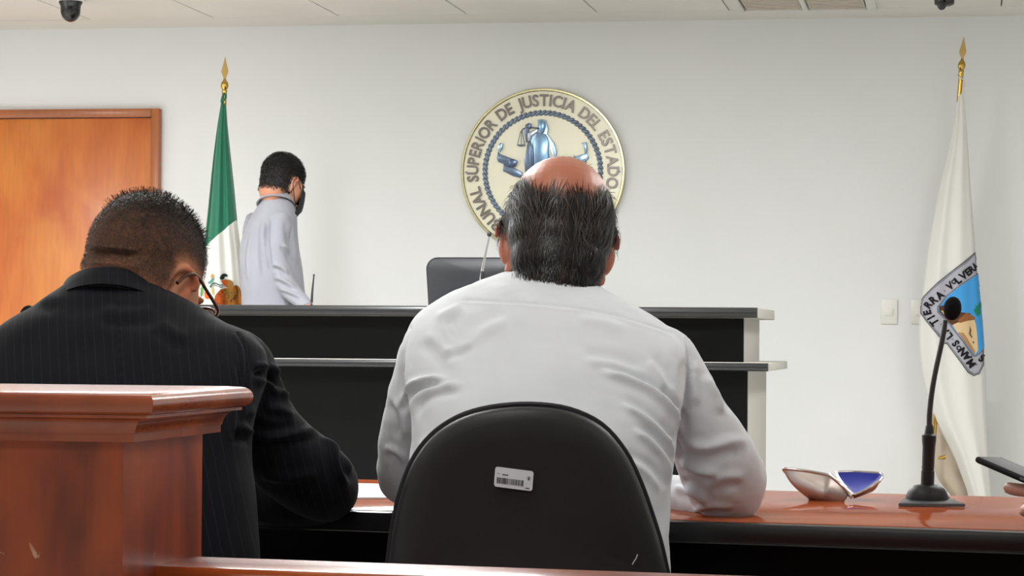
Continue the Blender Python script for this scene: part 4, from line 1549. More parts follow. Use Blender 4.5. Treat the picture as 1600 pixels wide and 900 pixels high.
def grow(me, M, n, density, length, direction, lift, width, seed, segs=4, wild=0.25, curl=0.0, follow=False):
    """strand ribbons rooted on the head mesh; functions take local coordinates"""
    rg = np.random.RandomState(seed)
    me.calc_loop_triangles()
    T = np.empty(len(me.loop_triangles) * 3, dtype=np.int32)
    me.loop_triangles.foreach_get('vertices', T)
    T = T.reshape(-1, 3)
    V, N = arrays(me)
    a, b_, c = V[T[:, 0]], V[T[:, 1]], V[T[:, 2]]
    ar = np.linalg.norm(np.cross(b_ - a, c - a), axis=1)
    Mi = np.array(M.inverted())
    cen = (a + b_ + c) / 3
    Lc = cen @ Mi[:3, :3].T + Mi[:3, 3]
    w = ar * np.clip(density(Lc), 0, 1) * (np.abs(Lc[:, 0]) < 0.0835)
    idx = rg.choice(len(T), n, p=w / w.sum())
    u1, u2 = rg.rand(n), rg.rand(n)
    fl_ = u1 + u2 > 1
    u1[fl_], u2[fl_] = 1 - u1[fl_], 1 - u2[fl_]
    P = a[idx] + (b_ - a)[idx] * u1[:, None] + (c - a)[idx] * u2[:, None]
    Nn = N[T[idx]].mean(1)
    Nn /= np.linalg.norm(Nn, axis=1)[:, None]
    Lp = P @ Mi[:3, :3].T + Mi[:3, 3]
    R3 = np.array(M)[:3, :3]
    D = direction(Lp) @ R3.T
    D = D + rg.normal(size=D.shape) * wild
    D = D - Nn * (D * Nn).sum(1)[:, None]
    D /= np.linalg.norm(D, axis=1)[:, None] + 1e-9
    ln = length(Lp) * rg.uniform(0.7, 1.25, n)
    lf = (lift(Lp) if callable(lift) else lift) * rg.uniform(0.4, 1.5, n)
    S = np.cross(D, Nn)
    verts = np.empty((n, segs + 1, 2, 3))
    if follow:                                   # lay each strand along the scalp
        bv = BVHTree.FromPolygons([tuple(q) for q in V], [tuple(int(i) for i in q) for q in T])
        for i in range(n):
            q, dv, nn = Vector(P[i]), Vector(D[i]), Vector(Nn[i])
            st_ = ln[i] / segs
            side = dv.cross(nn)
            ph = rg.uniform(0, 6.28)
            for k in range(segs + 1):
                t = k / segs
                ww = width * (0.3 + 0.7 * min(1, 3.5 * t)) * (1 - 0.8 * t ** 2) * 0.5
                w_ = q + nn * (lf[i] * math.sin(min(t * 2.2, 1.571)) + 0.0006)
                verts[i, k, 0] = w_ + side * ww
                verts[i, k, 1] = w_ - side * ww
                h = bv.find_nearest(q + (dv + side * (curl * math.sin(ph + 3 * t))) * st_)
                q = h[0]
                nn = (nn + h[1] * 1.0).normalized()
                dv = (dv - nn * dv.dot(nn)).normalized()
                side = dv.cross(nn)
    # head centre for following the curvature
    C = np.array(M @ Vector((0, -.01, .03)))
    for k in range(0 if follow else segs + 1):
        t = k / segs
        Q = P + D * (ln * t)[:, None] + S * (ln * curl * np.sin(t * 2.6 + lf * 900))[:, None] * 0.2
        # stay on the skull: keep the distance from the head centre, plus the lift
        rad = np.linalg.norm(P - C, axis=1)
        dq = Q - C
        rq = np.linalg.norm(dq, axis=1)
        keep = np.minimum(ln / 0.012, 1) * smoothstep(-.045, -.01, Lp[:, 2])
        Q = C + dq * ((rad * keep + rq * (1 - keep)) / rq)[:, None]
        nq = Q - C
        nq /= np.linalg.norm(nq, axis=1)[:, None]
        Q = Q + nq * (lf * math.sin(min(t * 2.2, 1.571)))[:, None]
        ww = width * (0.3 + 0.7 * min(1, 3.5 * t)) * (1 - 0.8 * t ** 2) * 0.5
        verts[:, k, 0] = Q + S * ww
        verts[:, k, 1] = Q - S * ww
    V2 = verts.reshape(-1, 3)
    base = (np.arange(n) * (segs + 1) * 2)[:, None]
    fs = []
    for k in range(segs):
        q = np.array([2 * k, 2 * k + 1, 2 * k + 3, 2 * k + 2])
        fs.append(base + q[None, :])
    Fq = np.concatenate(fs)
    mesh = bpy.data.meshes.new('hair')
    mesh.vertices.add(len(V2))
    mesh.vertices.foreach_set('co', V2.ravel())
    mesh.loops.add(len(Fq) * 4)
    mesh.loops.foreach_set('vertex_index', Fq.ravel().astype(np.int32))
    mesh.polygons.add(len(Fq))
    mesh.polygons.foreach_set('loop_start', np.arange(0, len(Fq) * 4, 4, dtype=np.int32))
    mesh.update(calc_edges=True)
    mesh.validate()
    return mesh


def hand_pieces(M, side=1, curl=0.5):
    """relaxed hand: wrist at origin, fingers along +y, back of hand +z, thumb on side*x"""
    out = [ellipsoid(M @ Vector((0, .045, 0)), (.040, .050, .014), M.to_3x3(), 24, 14),
           tube([M @ Vector((0, -.02, 0)), M @ Vector((0, .01, 0)), M @ Vector((0, .04, 0))], [.026, .027, .022], 16, 3)]
    for x, L, r in ((.030, .072, .0088), (.010, .080, .0092), (-.010, .075, .0088), (-.029, .058, .0078)):
        p = Vector((side * x, .080, 0))
        a = 0.15
        pts = [p - Vector((0, .02, 0)), p]
        for q in (0.45, 0.32, 0.23):
            a += curl * (0.75 if q > 0.4 else 0.9)
            p = p + Vector((0, math.cos(a), -math.sin(a))) * L * q
            pts.append(p)
        out.append(tube([M @ q for q in pts], [r * 1.05, r * 1.05, r, r * .93, r * .72], 14, 4))
    pts = [Vector((side * .022, .02, -.004)), Vector((side * .042, .04, -.012)), Vector((side * .052, .066, -.020)), Vector((side * .048, .092, -.026))]
    out.append(tube([M @ q for q in pts], [.014, .012, .010, .0075], 14, 4))
    return out


def frame_at(p, fwdv, upv):
    y = fwdv.normalized()
    x = y.cross(upv).normalized()
    z = x.cross(y)
    Mx = Matrix((x, y, z)).transposed().to_4x4()
    return Matrix.Translation(p) @ Mx


def seated_legs(hip_l, hip_r, knee_f, r0=0.085, spread=0.06):
    """thighs and shins of a seated figure (world), returns tubes for trousers and ankle points"""
    parts, ank = [], []
    for hp, s in ((hip_l, -1), (hip_r, 1)):
        kn = hp + FWD * knee_f + RGT * (s * spread) + Vector((0, 0, -.01))
        an = Vector((kn.x, kn.y, 0.11)) + FWD * 0.03
        parts.append(tube([hp - FWD * .05, hp + FWD * .12, kn - FWD * .02, kn + FWD * .03 - UP * .04, kn + FWD * .02 - UP * .16, an], [r0, r0 * .98, r0 * .74, r0 * .7, r0 * .66, r0 * .52], 20, 5))
        ank.append(an)
    return parts, ank


def shoe_pieces(an, fwdv):
    p = Vector((an.x, an.y, 0.0))
    x = fwdv.cross(UP)
    R = []
    for t, w, h in ((-.075, .018, .05), (-.065, .032, .07), (-.03, .036, .085), (.03, .038, .07), (.09, .044, .05), (.15, .042, .038), (.185, .026, .03), (.195, .010, .02)):
        ring = []
        for j in range(20):
            a = 2 * math.pi * j / 20
            ring.append(np.array(p + fwdv * t + x * (w * math.cos(a)) + UP * (h / 2 + h / 2 * math.sin(a) + 0.002)))
        R.append(ring)
    return rings_mesh(R)


M_TROU = mat('dark_trousers', (34, 36, 44), 0.85, spec=0.2, bump=(700, 0.2))
M_SHOE = mat('black_shoe_leather', (22, 20, 20), 0.3)


def cloth_mat(name, rgb, rough=0.8, rgb2=None, weave=900, trans=0.0):
    return mat(name, rgb, rough, spec=0.2, noise=(6, rgb2 or rgb), bump=(weave, 0.12), sheen=0.15)


# ================================================================== MAN IN THE WHITE SHIRT
M_WSH = cloth_mat('white_shirt_cotton', (206, 209, 214), 0.75, (200, 203, 209))
M_SK1 = skin_mat('skin_warm_tan', (172, 108, 84), (164, 88, 64), (22, 18, 17))
M_HR1 = mat('hair_black_brown', (22, 18, 16), 0.4, spec=0.35)
M_HR1G = mat('hair_grey_strand', (64, 54, 48), 0.4, spec=0.4)

pw = empty('person', pix(840, 800, 3.55) * 1.0, 'seated balding man in a white shirt seen from behind', 'person')
pw.location.z = 0
rows = [(424, 792, 918, 3.775, .040), (432, 768, 925, 3.765, .052), (442, 742, 932, 3.75, .064), (455, 714, 952, 3.735, .074), (470, 686, 980, 3.72, .083), (486, 660, 1010, 3.705, .092), (505, 641, 1040, 3.69, .100),
        (535, 630, 1068, 3.67, .108), (570, 630, 1072, 3.645, .116), (620, 636, 1068, 3.615, .124), (680, 642, 1058, 3.585, .130), (760, 640, 1048, 3.555, .134), (850, 634, 1046, 3.535, .136), (960, 628, 1050, 3.525, .138), (1080, 634, 1046, 3.52, .135), (1130, 660, 1020, 3.52, .11)]
shirt = [torso(rows),
         limb([(1000, 545, 3.68, 48), (1040, 560, 3.68, 48), (1064, 600, 3.675, 48), (1086, 648, 3.68, 51), (1112, 700, 3.70, 62), (1132, 748, 3.735, 66), (1128, 776, 3.80, 50), (1085, 782, 3.88, 42), (1020, 778, 3.95, 36)]),
         limb([(1128, 770, 3.76, 46), (1150, 776, 3.77, 48), (1158, 780, 3.77, 34)]),
         limb([(700, 545, 3.68, 46), (672, 560, 3.68, 48), (656, 600, 3.68, 45), (643, 660, 3.70, 46), (632, 715, 3.74, 45), (634, 752, 3.80, 40), (680, 768, 3.90, 38), (740, 772, 3.97, 34)])]
me = remesh(*join(*shirt), 0.0042, 8, 0.5)
crumple(me, 0.0018, 3, 22)
crumple(me, 0.0006, 7, 60)
folds(me, [
    ([(930, 579), (975, 592), (1015, 610), (1042, 632), (1058, 660), (1060, 690)], 6, 0.0108, -1),
    ([(964, 628), (1000, 648), (1030, 674), (1050, 705), (1052, 735)], 6, 0.0081, -1),
    ([(985, 668), (1015, 690), (1040, 722), (1046, 760)], 6, 0.0081, -1),
    ([(905, 563), (960, 572), (1010, 590)], 8, 0.0054, -1),
    ([(626, 640), (640, 606), (668, 594), (705, 592)], 5, 0.0095, 1),
    ([(640, 655), (650, 625), (680, 607), (730, 600)], 6, 0.0068, 1),
    ([(690, 555), (715, 545), (742, 532)], 6, 0.0041, 1),
    ([(680, 500), (700, 490), (725, 478)], 7, 0.0054, 1),
    ([(720, 545), (700, 520), (690, 490)], 7, 0.0041, 1),
    ([(650, 700), (690, 690), (730, 700)], 8, 0.0054, 1),
    ([(660, 520), (690, 540), (720, 580)], 10, 0.0041, 1),
    ([(900, 500), (945, 505), (985, 520)], 9, 0.0041, -1),
    ([(800, 500), (760, 515), (730, 540)], 10, 0.0041, 1),
    ([(1085, 560), (1082, 600), (1090, 640)], 8, 0.0054, 1),
    ([(1100, 585), (1120, 620), (1128, 650)], 7, 0.0068, -1),
    ([(1060, 720), (1090, 735), (1125, 740)], 7, 0.0081, 1),
    ([(1050, 760), (1085, 770), (1110, 790)], 6, 0.0081, -1),
    ([(1060, 690), (1100, 700), (1150, 690), (1172, 700)], 9, 0.0068, 1),
    ([(1100, 760), (1130, 745), (1170, 745)], 9, 0.0054, 1),
    ([(1080, 800), (1110, 790), (1150, 792)], 5, 0.0054, 1),
    ([(615, 620), (630, 650), (634, 690)], 6, 0.0068, 1),
    ([(598, 700), (620, 705), (636, 725)], 6, 0.0054, 1),
    ([(1010, 560), (1030, 590), (1040, 615)], 8, 0.0047, -1),
    ([(960, 715), (1005, 735), (1035, 775)], 7, 0.0054, -1),
], 3.85)
seams(me, [([(722, 468), (803, 472), (884, 479), (964, 493), (1052, 520)], 1.6, -.0022),
           ([(1072, 528), (1077, 571), (1071, 623), (1061, 663), (1054, 692)], 2.0, -.003),
           ([(1080, 528), (1085, 571), (1079, 623), (1069, 663)], 1.4, -.0016),
           ([(641, 510), (631, 553), (629, 600), (627, 640)], 2.0, -.003)])
sh_o = put('shirt', me, M_WSH, pw, 180)
# collar: folded band round the neck, tilted forward with the lean
def collar_band(cpx, cpy, d, hw, hd, tilt, height, flare, th=0.005, n=72, gap=0.0):
    """band round the neck: hw, hd half sizes in metres, tilt of its plane (deg), top edge at the pixel"""
    ta = math.radians(tilt)
    fd = FWD * math.cos(ta) - UP * math.sin(ta)
    nx = (UP * math.cos(ta) + FWD * math.sin(ta))
    c = pix(cpx, cpy, d)
    prof = [(-height, flare - th), (0, -th), (0.002, -th * .5), (0.002, 0.0), (0, 0.002), (-height * .5, flare * .6), (-height, flare + .002), (-height - .001, flare)]
    R = []
    for j in range(n):
        a = 2 * math.pi * j / n
        dirv = RGT * math.cos(a) + fd * math.sin(a)
        ring = []
        for z, o_ in prof:
            p = c + RGT * (math.cos(a) * (hw + o_)) + fd * (math.sin(a) * (hd + o_)) + nx * z
            ring.append(np.array(p))
        R.append(ring)
    R.append(R[0])
    V, Fc = rings_mesh(R, True, False)
    return V, Fc


V, Fc = collar_band(857, 441, 3.762, .068, .066, 18, .034, .012)
obj('collar', V, Fc, M_WSH, sh_o, 60)

# head and hidden body: one continuous skin mesh
MH = head_matrix(871, 379, 3.80, -5, 20, 6)
neck_b = pix(858, 470, 3.75)
pieces = head_pieces(MH, 56, 1.03, .010, 1.22) + [tube([MH @ Vector((0, -.018, -.015)), MH @ Vector((0, -.030, -.065)), neck_b], [.060, .060, .066], 24, 5)]
me = remesh(*join(*pieces), 0.0024, 5, 0.5)


def hair1(L):
    x, y, z = L[:, 0], L[:, 1], L[:, 2]
    # horseshoe: sides and back, bare crown
    top = 0.026 + 0.046 * smoothstep(.038, .076, np.abs(x))
    up = smoothstep(top + .040, top - .030, z)
    low = smoothstep(-.104, -.090, z)
    front = smoothstep(.062, .045, y)
    side = 1 - smoothstep(.052, .036, z) * smoothstep(-.045, -.030, y) * smoothstep(.05, .062, np.abs(x))
    side *= 1 - smoothstep(.04, .03, z) * smoothstep(.076, .081, np.abs(x))
    return up * low * front * side


finish_head(me, MH, lambda L: hair1(L) ** 1.6 * 0.95, lambda L: 0.35 * smoothstep(.09, .12, L[:, 2]))
sk = put('body', me, M_SK1, pw, 180)


def down_dir(L):
    D = np.zeros_like(L)
    D[:, 2] = -1.0
    D[:, 1] = -0.35 * smoothstep(.02, .09, L[:, 2]) - 0.25
    D[:, 0] = 0.25 * np.sin(L[:, 0] * 60) + 0.2 * np.sign(L[:, 0]) * smoothstep(.0, -.05, L[:, 2]) * -1
    return D


def lift1(L):
    top = 0.026 + 0.046 * smoothstep(.038, .076, np.abs(L[:, 0]))
    return 0.0012 + 0.0040 * smoothstep(top + .01, top - .05, L[:, 2])


hm = grow(me, MH, 15000, hair1, lambda L: 0.022 + 0.036 * smoothstep(-.06, .03, L[:, 2]), down_dir, lift1, .0011, 4, 7, 0.14, 0.25, True)
tag(put('hair', hm, M_HR1, pw), kind='stuff')
hm = grow(me, MH, 1500, hair1, lambda L: 0.020 + 0.022 * smoothstep(-.06, .03, L[:, 2]), down_dir, .0062, .0010, 9, 6, 0.13, 0.25, True)
tag(put('grey_hair', hm, M_HR1G, pw), kind='stuff')
hm = grow(me, MH, 60, lambda L: smoothstep(.10, .118, L[:, 2]) * smoothstep(.04, .0, L[:, 1]) * smoothstep(.05, .02, np.abs(L[:, 0] - .012)), lambda L: np.full(len(L), .03), lambda L: np.tile(np.array([[0.7, -0.7, 0.0]]), (len(L), 1)), .004, .0008, 12, 6, 0.5, 0.8)
tag(put('stray_hair', hm, M_HR1, pw), kind='stuff')
# hands on the table, thighs, shoes
hl = []
for (px, py, d), tgt, sd in (((1010, 776, 3.97), (930, 785, 4.08), 1), ((742, 772, 3.98), (820, 775, 4.12), -1)):
    a, t_ = pix(px, py, d), pix(*tgt)
    a.z = max(a.z, TZ + .034); t_.z = TZ + .03
    hl += hand_pieces(frame_at(a, t_ - a, UP), -sd, 0.25)
me2 = remesh(*join(*hl), 0.0032, 3, 0.5)
put('hands', me2, M_SK1, pw, 180)
hp = pix(840, 1080, 3.56)
pr, ank = seated_legs(hp - RGT * .09, hp + RGT * .09, .42)
me2 = remesh(*join(*(pr + [ellipsoid(hp + UP * .02, (.17, .14, .10), Matrix((RGT, FWD, UP)).transposed(), 28, 16)])), 0.008, 4)
put('trousers', me2, M_TROU, pw, 180)
for an in ank:
    V, Fc = shoe_pieces(an, FWD)
    obj('shoe', V, Fc, M_SHOE, pw, 60)

# ================================================================== MAN IN THE DARK SUIT
def suit_mat():
    m = bpy.data.materials.new('navy_pinstripe_wool')
    m.use_nodes = True
    nt = m.node_tree
    b = nt.nodes['Principled BSDF']
    tc = nt.nodes.new('ShaderNodeTexCoord')
    dp = nt.nodes.new('ShaderNodeVectorMath'); dp.operation = 'DOT_PRODUCT'
    dp.inputs[1].default_value = tuple((RGT + UP * 0.22).normalized())
    nt.links.new(tc.outputs['Object'], dp.inputs[0])
    mu = nt.nodes.new('ShaderNodeMath'); mu.operation = 'MULTIPLY'; mu.inputs[1].default_value = 1 / 0.0125
    nt.links.new(dp.outputs['Value'], mu.inputs[0])
    fr = nt.nodes.new('ShaderNodeMath'); fr.operation = 'FRACT'
    nt.links.new(mu.outputs[0], fr.inputs[0])
    lt = nt.nodes.new('ShaderNodeMath'); lt.operation = 'LESS_THAN'; lt.inputs[1].default_value = 0.10
    nt.links.new(fr.outputs[0], lt.inputs[0])
    n = nt.nodes.new('ShaderNodeTexNoise'); n.inputs['Scale'].default_value = 240
    nt.links.new(tc.outputs['Object'], n.inputs['Vector'])
    m2 = nt.nodes.new('ShaderNodeMath'); m2.operation = 'MULTIPLY'
    nt.links.new(lt.outputs[0], m2.inputs[0]); nt.links.new(n.outputs['Fac'], m2.inputs[1])
    mx = nt.nodes.new('ShaderNodeMix'); mx.data_type = 'RGBA'
    mx.inputs['A'].default_value = (*lin((11, 12, 18)), 1)
    mx.inputs['B'].default_value = (*lin((36, 38, 47)), 1)
    nt.links.new(m2.outputs[0], mx.inputs['Factor'])
    nt.links.new(mx.outputs['Result'], b.inputs['Base Color'])
    b.inputs['Roughness'].default_value = 0.85
    b.inputs['Specular IOR Level'].default_value = 0.15
    b.inputs['Sheen Weight'].default_value = 0.03
    b.inputs['Sheen Roughness'].default_value = 0.5
    bp = nt.nodes.new('ShaderNodeBump'); bp.inputs['Strength'].default_value = 0.15; bp.inputs['Distance'].default_value = 0.002
    n3 = nt.nodes.new('ShaderNodeTexNoise'); n3.inputs['Scale'].default_value = 700
    nt.links.new(tc.outputs['Object'], n3.inputs['Vector'])
    nt.links.new(n3.outputs['Fac'], bp.inputs['Height']); nt.links.new(bp.outputs['Normal'], b.inputs['Normal'])
    return m


M_SUIT = suit_mat()
M_SK2 = skin_mat('skin_tan', (176, 124, 94), (168, 100, 74), (52, 42, 37), 0.7)
M_HR2 = mat('hair_buzz_dark', (40, 33, 29), 0.5, spec=0.3)
ps = empty('person', pix(190, 800, 3.6), 'seated man with cropped hair in a dark navy pinstripe suit', 'person')
ps.location.z = 0
rows = [(440, 108, 250, 3.705, .070), (452, 92, 266, 3.70, .077), (466, 72, 292, 3.69, .083), (482, 52, 318, 3.68, .088), (500, 20, 352, 3.665, .095), (520, -6, 392, 3.65, .100), (548, -22, 416, 3.635, .108), (590, -30, 414, 3.61, .116),
        (650, -26, 398, 3.58, .124), (720, -20, 392, 3.56, .130), (800, -18, 402, 3.545, .134), (900, -22, 406, 3.54, .138), (1010, -16, 378, 3.54, .138), (1100, 0, 360, 3.54, .12)]
jk = [torso(rows, ex=2.4),
      limb([(340, 556, 3.655, 46), (376, 566, 3.66, 50), (392, 604, 3.665, 50), (410, 655, 3.68, 52), (440, 706, 3.71, 60), (486, 744, 3.755, 62), (506, 766, 3.81, 52), (450, 772, 3.85, 54), (370, 772, 3.90, 46)]),
      limb([(500, 772, 3.79, 44), (518, 768, 3.80, 38)]),
      limb([(50, 556, 3.655, 46), (10, 566, 3.66, 50), (-14, 610, 3.67, 50), (-36, 670, 3.70, 52), (-50, 730, 3.76, 54), (-30, 765, 3.86, 44), (40, 772, 3.96, 40), (110, 772, 4.03, 36)])]
me = remesh(*join(*jk), 0.0042, 8, 0.5)
crumple(me, 0.0014, 23, 20)
folds(me, [
    ([(398, 580), (417, 587), (440, 600)], 6, -.010, 1),
    ([(392, 572), (420, 574), (442, 590)], 6, .008, 1),
    ([(424, 612), (440, 612), (456, 624)], 5, .007, -1),
    ([(410, 640), (436, 640), (462, 652)], 6, .006, 1),
    ([(360, 660), (411, 682), (460, 678), (506, 668)], 7, .010, 1),
    ([(380, 640), (420, 655), (468, 652)], 8, .005, 1),
    ([(500, 676), (520, 698), (528, 735), (548, 765)], 6, .008, -1),
    ([(520, 690), (540, 715), (550, 745)], 5, .007, -1),
    ([(370, 560), (376, 600), (372, 650), (366, 700)], 5, -.005, 1),
    ([(60, 480), (76, 468), (96, 474)], 9, .003, 1),
    ([(150, 486), (200, 490), (250, 484)], 9, .004, 1),
    ([(250, 500), (270, 520), (300, 530)], 9, .004, 1),
    ([(400, 740), (450, 748), (500, 738)], 9, .005, 1),
], 3.9)
seams(me, [([(372, 520), (384, 545), (386, 580), (378, 640), (368, 690)], 2.4, -.004), ([(186, 470), (190, 600), (192, 860)], 1.6, -.0018)])
jo = put('suit_jacket', me, M_SUIT, ps, 180)
V, Fc = collar_band(176, 458, 3.705, .070, .070, 30, .036, .014, .006)
obj('jacket_collar', V, Fc, M_SUIT, jo, 60)

MH2 = head_matrix(222, 440, 3.745, 26, 27, 2)
neck_b = pix(178, 500, 3.70)
pieces = head_pieces(MH2, 30, 1.03, .018, 1.2) + [tube([MH2 @ Vector((0, -.016, -.01)), MH2 @ Vector((0, -.032, -.060)), neck_b], [.066, .068, .074], 28, 5)]
me = remesh(*join(*pieces), 0.0024, 5, 0.5)
folds(me, [([(138, 386), (165, 386), (190, 389), (222, 391)], 2.8, .006, 1), ([(134, 408), (170, 410), (230, 418)], 8, .004, -1)])


def hair2(L):
    x, y, z = L[:, 0], L[:, 1], L[:, 2]
    low = smoothstep(-.056, .000, z + 0.10 * np.clip(-y - .03, -.1, .06))
    front = smoothstep(.078, .055, y - 0.25 * np.clip(z - .06, 0, .1))
    side = 1 - smoothstep(.050, .020, z) * smoothstep(-.045, -.015, y) * smoothstep(.045, .06, np.abs(x))
    side *= 1 - smoothstep(.03, .02, z) * smoothstep(.072, .078, np.abs(x))
    return low * front * side


finish_head(me, MH2, lambda L: hair2(L) * (0.74 + 0.22 * smoothstep(.03, .09, L[:, 2])))
put('body', me, M_SK2, ps, 180)


def buzz_dir(L):
    D = np.zeros_like(L)
    D[:, 2] = -0.6
    D[:, 1] = -0.5 * smoothstep(.04, .10, L[:, 2])
    D[:, 0] = 0.15
    return D


hm = grow(me, MH2, 20000, lambda L: hair2(L) ** 1.5, lambda L: 0.0035 + 0.007 * smoothstep(.0, .12, L[:, 2]), buzz_dir, .0035, .00055, 31, 2, 0.6)
tag(put('hair', hm, M_HR2, ps), kind='stuff')
hm = grow(me, MH2, 2600, lambda L: hair2(L) * smoothstep(.07, .11, L[:, 2]), lambda L: 0.007 + 0 * L[:, 0], buzz_dir, .009, .0009, 33, 2, 0.9)
tag(put('crown_hair', hm, M_HR2, ps), kind='stuff')
# spectacles, resting on nose and ears
gs = empty('eyeglasses', MH2 @ Vector((0, .1, 0)), 'dark tortoiseshell eyeglasses worn by the man in the suit', 'eyeglasses')
M_TORT = mat('tortoiseshell', (38, 24, 20), 0.25, noise=(120, (84, 44, 26)))
gl = bpy.data.materials.new('spectacle_lens')
gl.use_nodes = True
gb = gl.node_tree.nodes['Principled BSDF']
gb.inputs['Base Color'].default_value = (0.95, 0.86, 0.74, 1)
gb.inputs['Roughness'].default_value = 0.03
gb.inputs['Transmission Weight'].default_value = 1.0
gb.inputs['IOR'].default_value = 1.1
for s in (-1, 1):
    c = Vector((s * .036, .116, -.008))
    ringp = []
    for q in range(33):
        a = 2 * math.pi * q / 32
        ca, sa = math.cos(a), math.sin(a)
        px_ = math.copysign(abs(ca) ** .75, ca) * .030
        pz_ = math.copysign(abs(sa) ** .75, sa) * .024
        ringp.append(MH2 @ (c + Vector((px_, -abs(px_ + s * .036) * .12, pz_))))
    V, Fc = tube(ringp, 0.0026, 8, 1)
    rim = obj('lens_rim', V, Fc, M_TORT, gs, 60)
    cc = sum(ringp[:-1], Vector((0, 0, 0))) / 32
    nrm = (MH2.to_3x3() @ Vector((0, 1, 0))) * 0.0008
    V = [p - nrm for p in ringp[:-1]] + [p + nrm for p in ringp[:-1]]
    Fc = [tuple(range(32)), tuple(range(32, 64))] + [(i, (i + 1) % 32, 32 + (i + 1) % 32, 32 + i) for i in range(32)]
    obj('lens', V, Fc, gl, gs)
    tp = [Vector((s * .067, .108, .004)), Vector((s * .078, .09, .006)), Vector((s * .086, .04, .010)), Vector((s * .089, .004, .014)), Vector((s * .088, -.016, .006)), Vector((s * .085, -.030, -.016))]
    V, Fc = tube([MH2 @ p for p in tp], [.003, .003, .0026, .0026, .0028, .003], 8, 5)
    obj('temple_arm', V, Fc, M_TORT, gs, 60)
V, Fc = tube([MH2 @ Vector(p) for p in ((-.007, .117, .0), (0, .121, .005), (.007, .117, .0))], .0024, 8, 5)
obj('bridge', V, Fc, M_TORT, gs, 60)
# hands, legs, shoes
hl = []
for (px, py, d), tgt, sd in (((385, 775, 4.0), (300, 780, 4.12), 1), ((112, 772, 4.05), (190, 776, 4.16), -1)):
    a, t_ = pix(px, py, d), pix(*tgt)
    a.z = max(a.z, TZ + .034); t_.z = TZ + .03
    hl += hand_pieces(frame_at(a, t_ - a, UP), -sd, 0.25)
put('hands', remesh(*join(*hl), 0.0032, 3, 0.5), M_SK2, ps, 180)
hp = pix(185, 1060, 3.60)
pr, ank = seated_legs(hp - RGT * .09, hp + RGT * .09, .42)
put('trousers', remesh(*join(*(pr + [ellipsoid(hp + UP * .02, (.17, .14, .10), Matrix((RGT, FWD, UP)).transposed(), 28, 16)])), 0.008, 4), M_SUIT, ps, 180)
for an in ank:
    V, Fc = shoe_pieces(an, FWD)
    obj('shoe', V, Fc, M_SHOE, ps, 60)

# ================================================================== STANDING MAN BEHIND THE BENCH
SDp = 11.0
M_GSH = cloth_mat('pale_grey_shirt', (142, 142, 149), 0.8, (136, 136, 144), 500)
M_SK3 = skin_mat('skin_tan_young', (178, 124, 96), (170, 104, 80), (26, 22, 22))
M_HR3 = mat('hair_black', (20, 18, 18), 0.4, spec=0.4)
pt_ = empty('person', (pix(425, 480, SDp).x, pix(425, 480, SDp).y, DAIS), 'standing man in a pale grey shirt and black mask behind the bench', 'person')
rows = [(308, 412, 452, 11.0, .072), (316, 406, 458, 11.0, .085), (326, 399, 461, 11.0, .09), (338, 391, 463, 11.0, .105), (355, 383, 464, 10.99, .118), (380, 377, 466, 10.98, .128), (420, 375, 472, 10.97, .132), (470, 378, 478, 10.97, .134), (520, 380, 480, 10.97, .136), (580, 378, 480, 10.97, .136), (610, 384, 474, 10.97, .12)]
sp = [torso(rows, n=48),
      limb([(436, 340, 10.90, 17), (436, 352, 10.88, 18), (434, 380, 10.86, 17.5), (437, 410, 10.85, 17), (446, 440, 10.84, 16), (458, 458, 10.82, 14.5), (472, 472, 10.78, 12), (480, 482, 10.74, 10)], 24),
      limb([(398, 340, 11.08, 16), (396, 360, 11.12, 17), (394, 400, 11.14, 16), (398, 440, 11.12, 14), (420, 465, 11.08, 12), (440, 480, 11.02, 10)], 24)]
me = remesh(*join(*sp), 0.0055, 4, 0.5)
crumple(me, 0.003, 41, 18)
folds(me, [([(420, 340), (417, 370), (420, 400), (424, 430)], 3.0, -.014, 1), ([(424, 412), (440, 418), (452, 430)], 3, .012, 1), ([(428, 432), (446, 440), (462, 452)], 3, .012, 1),
           ([(436, 450), (456, 458), (474, 466)], 2.6, .010, 1), ([(452, 340), (458, 380), (463, 420)], 4, .010, 1), ([(395, 360), (388, 400), (390, 450)], 4, .010, 1),
           ([(405, 340), (402, 390), (405, 440)], 5, .008, -1), ([(440, 380), (452, 392), (458, 410)], 3, .009, 1)], 11.2)
so = put('shirt', me, M_GSH, pt_, 180)
V, Fc = collar_band(432, 305, 10.995, .057, .060, 24, .046, .026, .005)
obj('shirt_collar', V, Fc, M_GSH, so, 60)
MH3 = head_matrix(441, 286, 11.0, 42, 20, 0)
pieces = head_pieces(MH3, 32, 1.02) + [tube([MH3 @ Vector((0, -.016, -.02)), MH3 @ Vector((0, -.03, -.07)), pix(431, 330, 11.0)], [.054, .050, .050], 20, 4)]
me = remesh(*join(*pieces), 0.0032, 4, 0.5)


def hair3(L):
    x, y, z = L[:, 0], L[:, 1], L[:, 2]
    low = smoothstep(-.064, -.030, z)
    front = smoothstep(.085, .07, y - 0.2 * np.clip(z - .06, 0, .1))
    side = 1 - smoothstep(.032, .018, z) * smoothstep(-.03, -.012, y) * smoothstep(.05, .062, np.abs(x))
    return low * front * side


finish_head(me, MH3, lambda L: hair3(L) * 0.97)
put('body', me, M_SK3, pt_, 180)


def back_dir(L):
    D = np.zeros_like(L)
    D[:, 2] = -1.0
    D[:, 1] = 0.7 * smoothstep(.07, .11, L[:, 2])
    return D


hm = grow(me, MH3, 8000, hair3, lambda L: 0.007 + 0.016 * smoothstep(.02, .11, L[:, 2]), back_dir, .007, .0026, 51, 3, 0.7)
tag(put('hair', hm, M_HR3, pt_), kind='stuff')
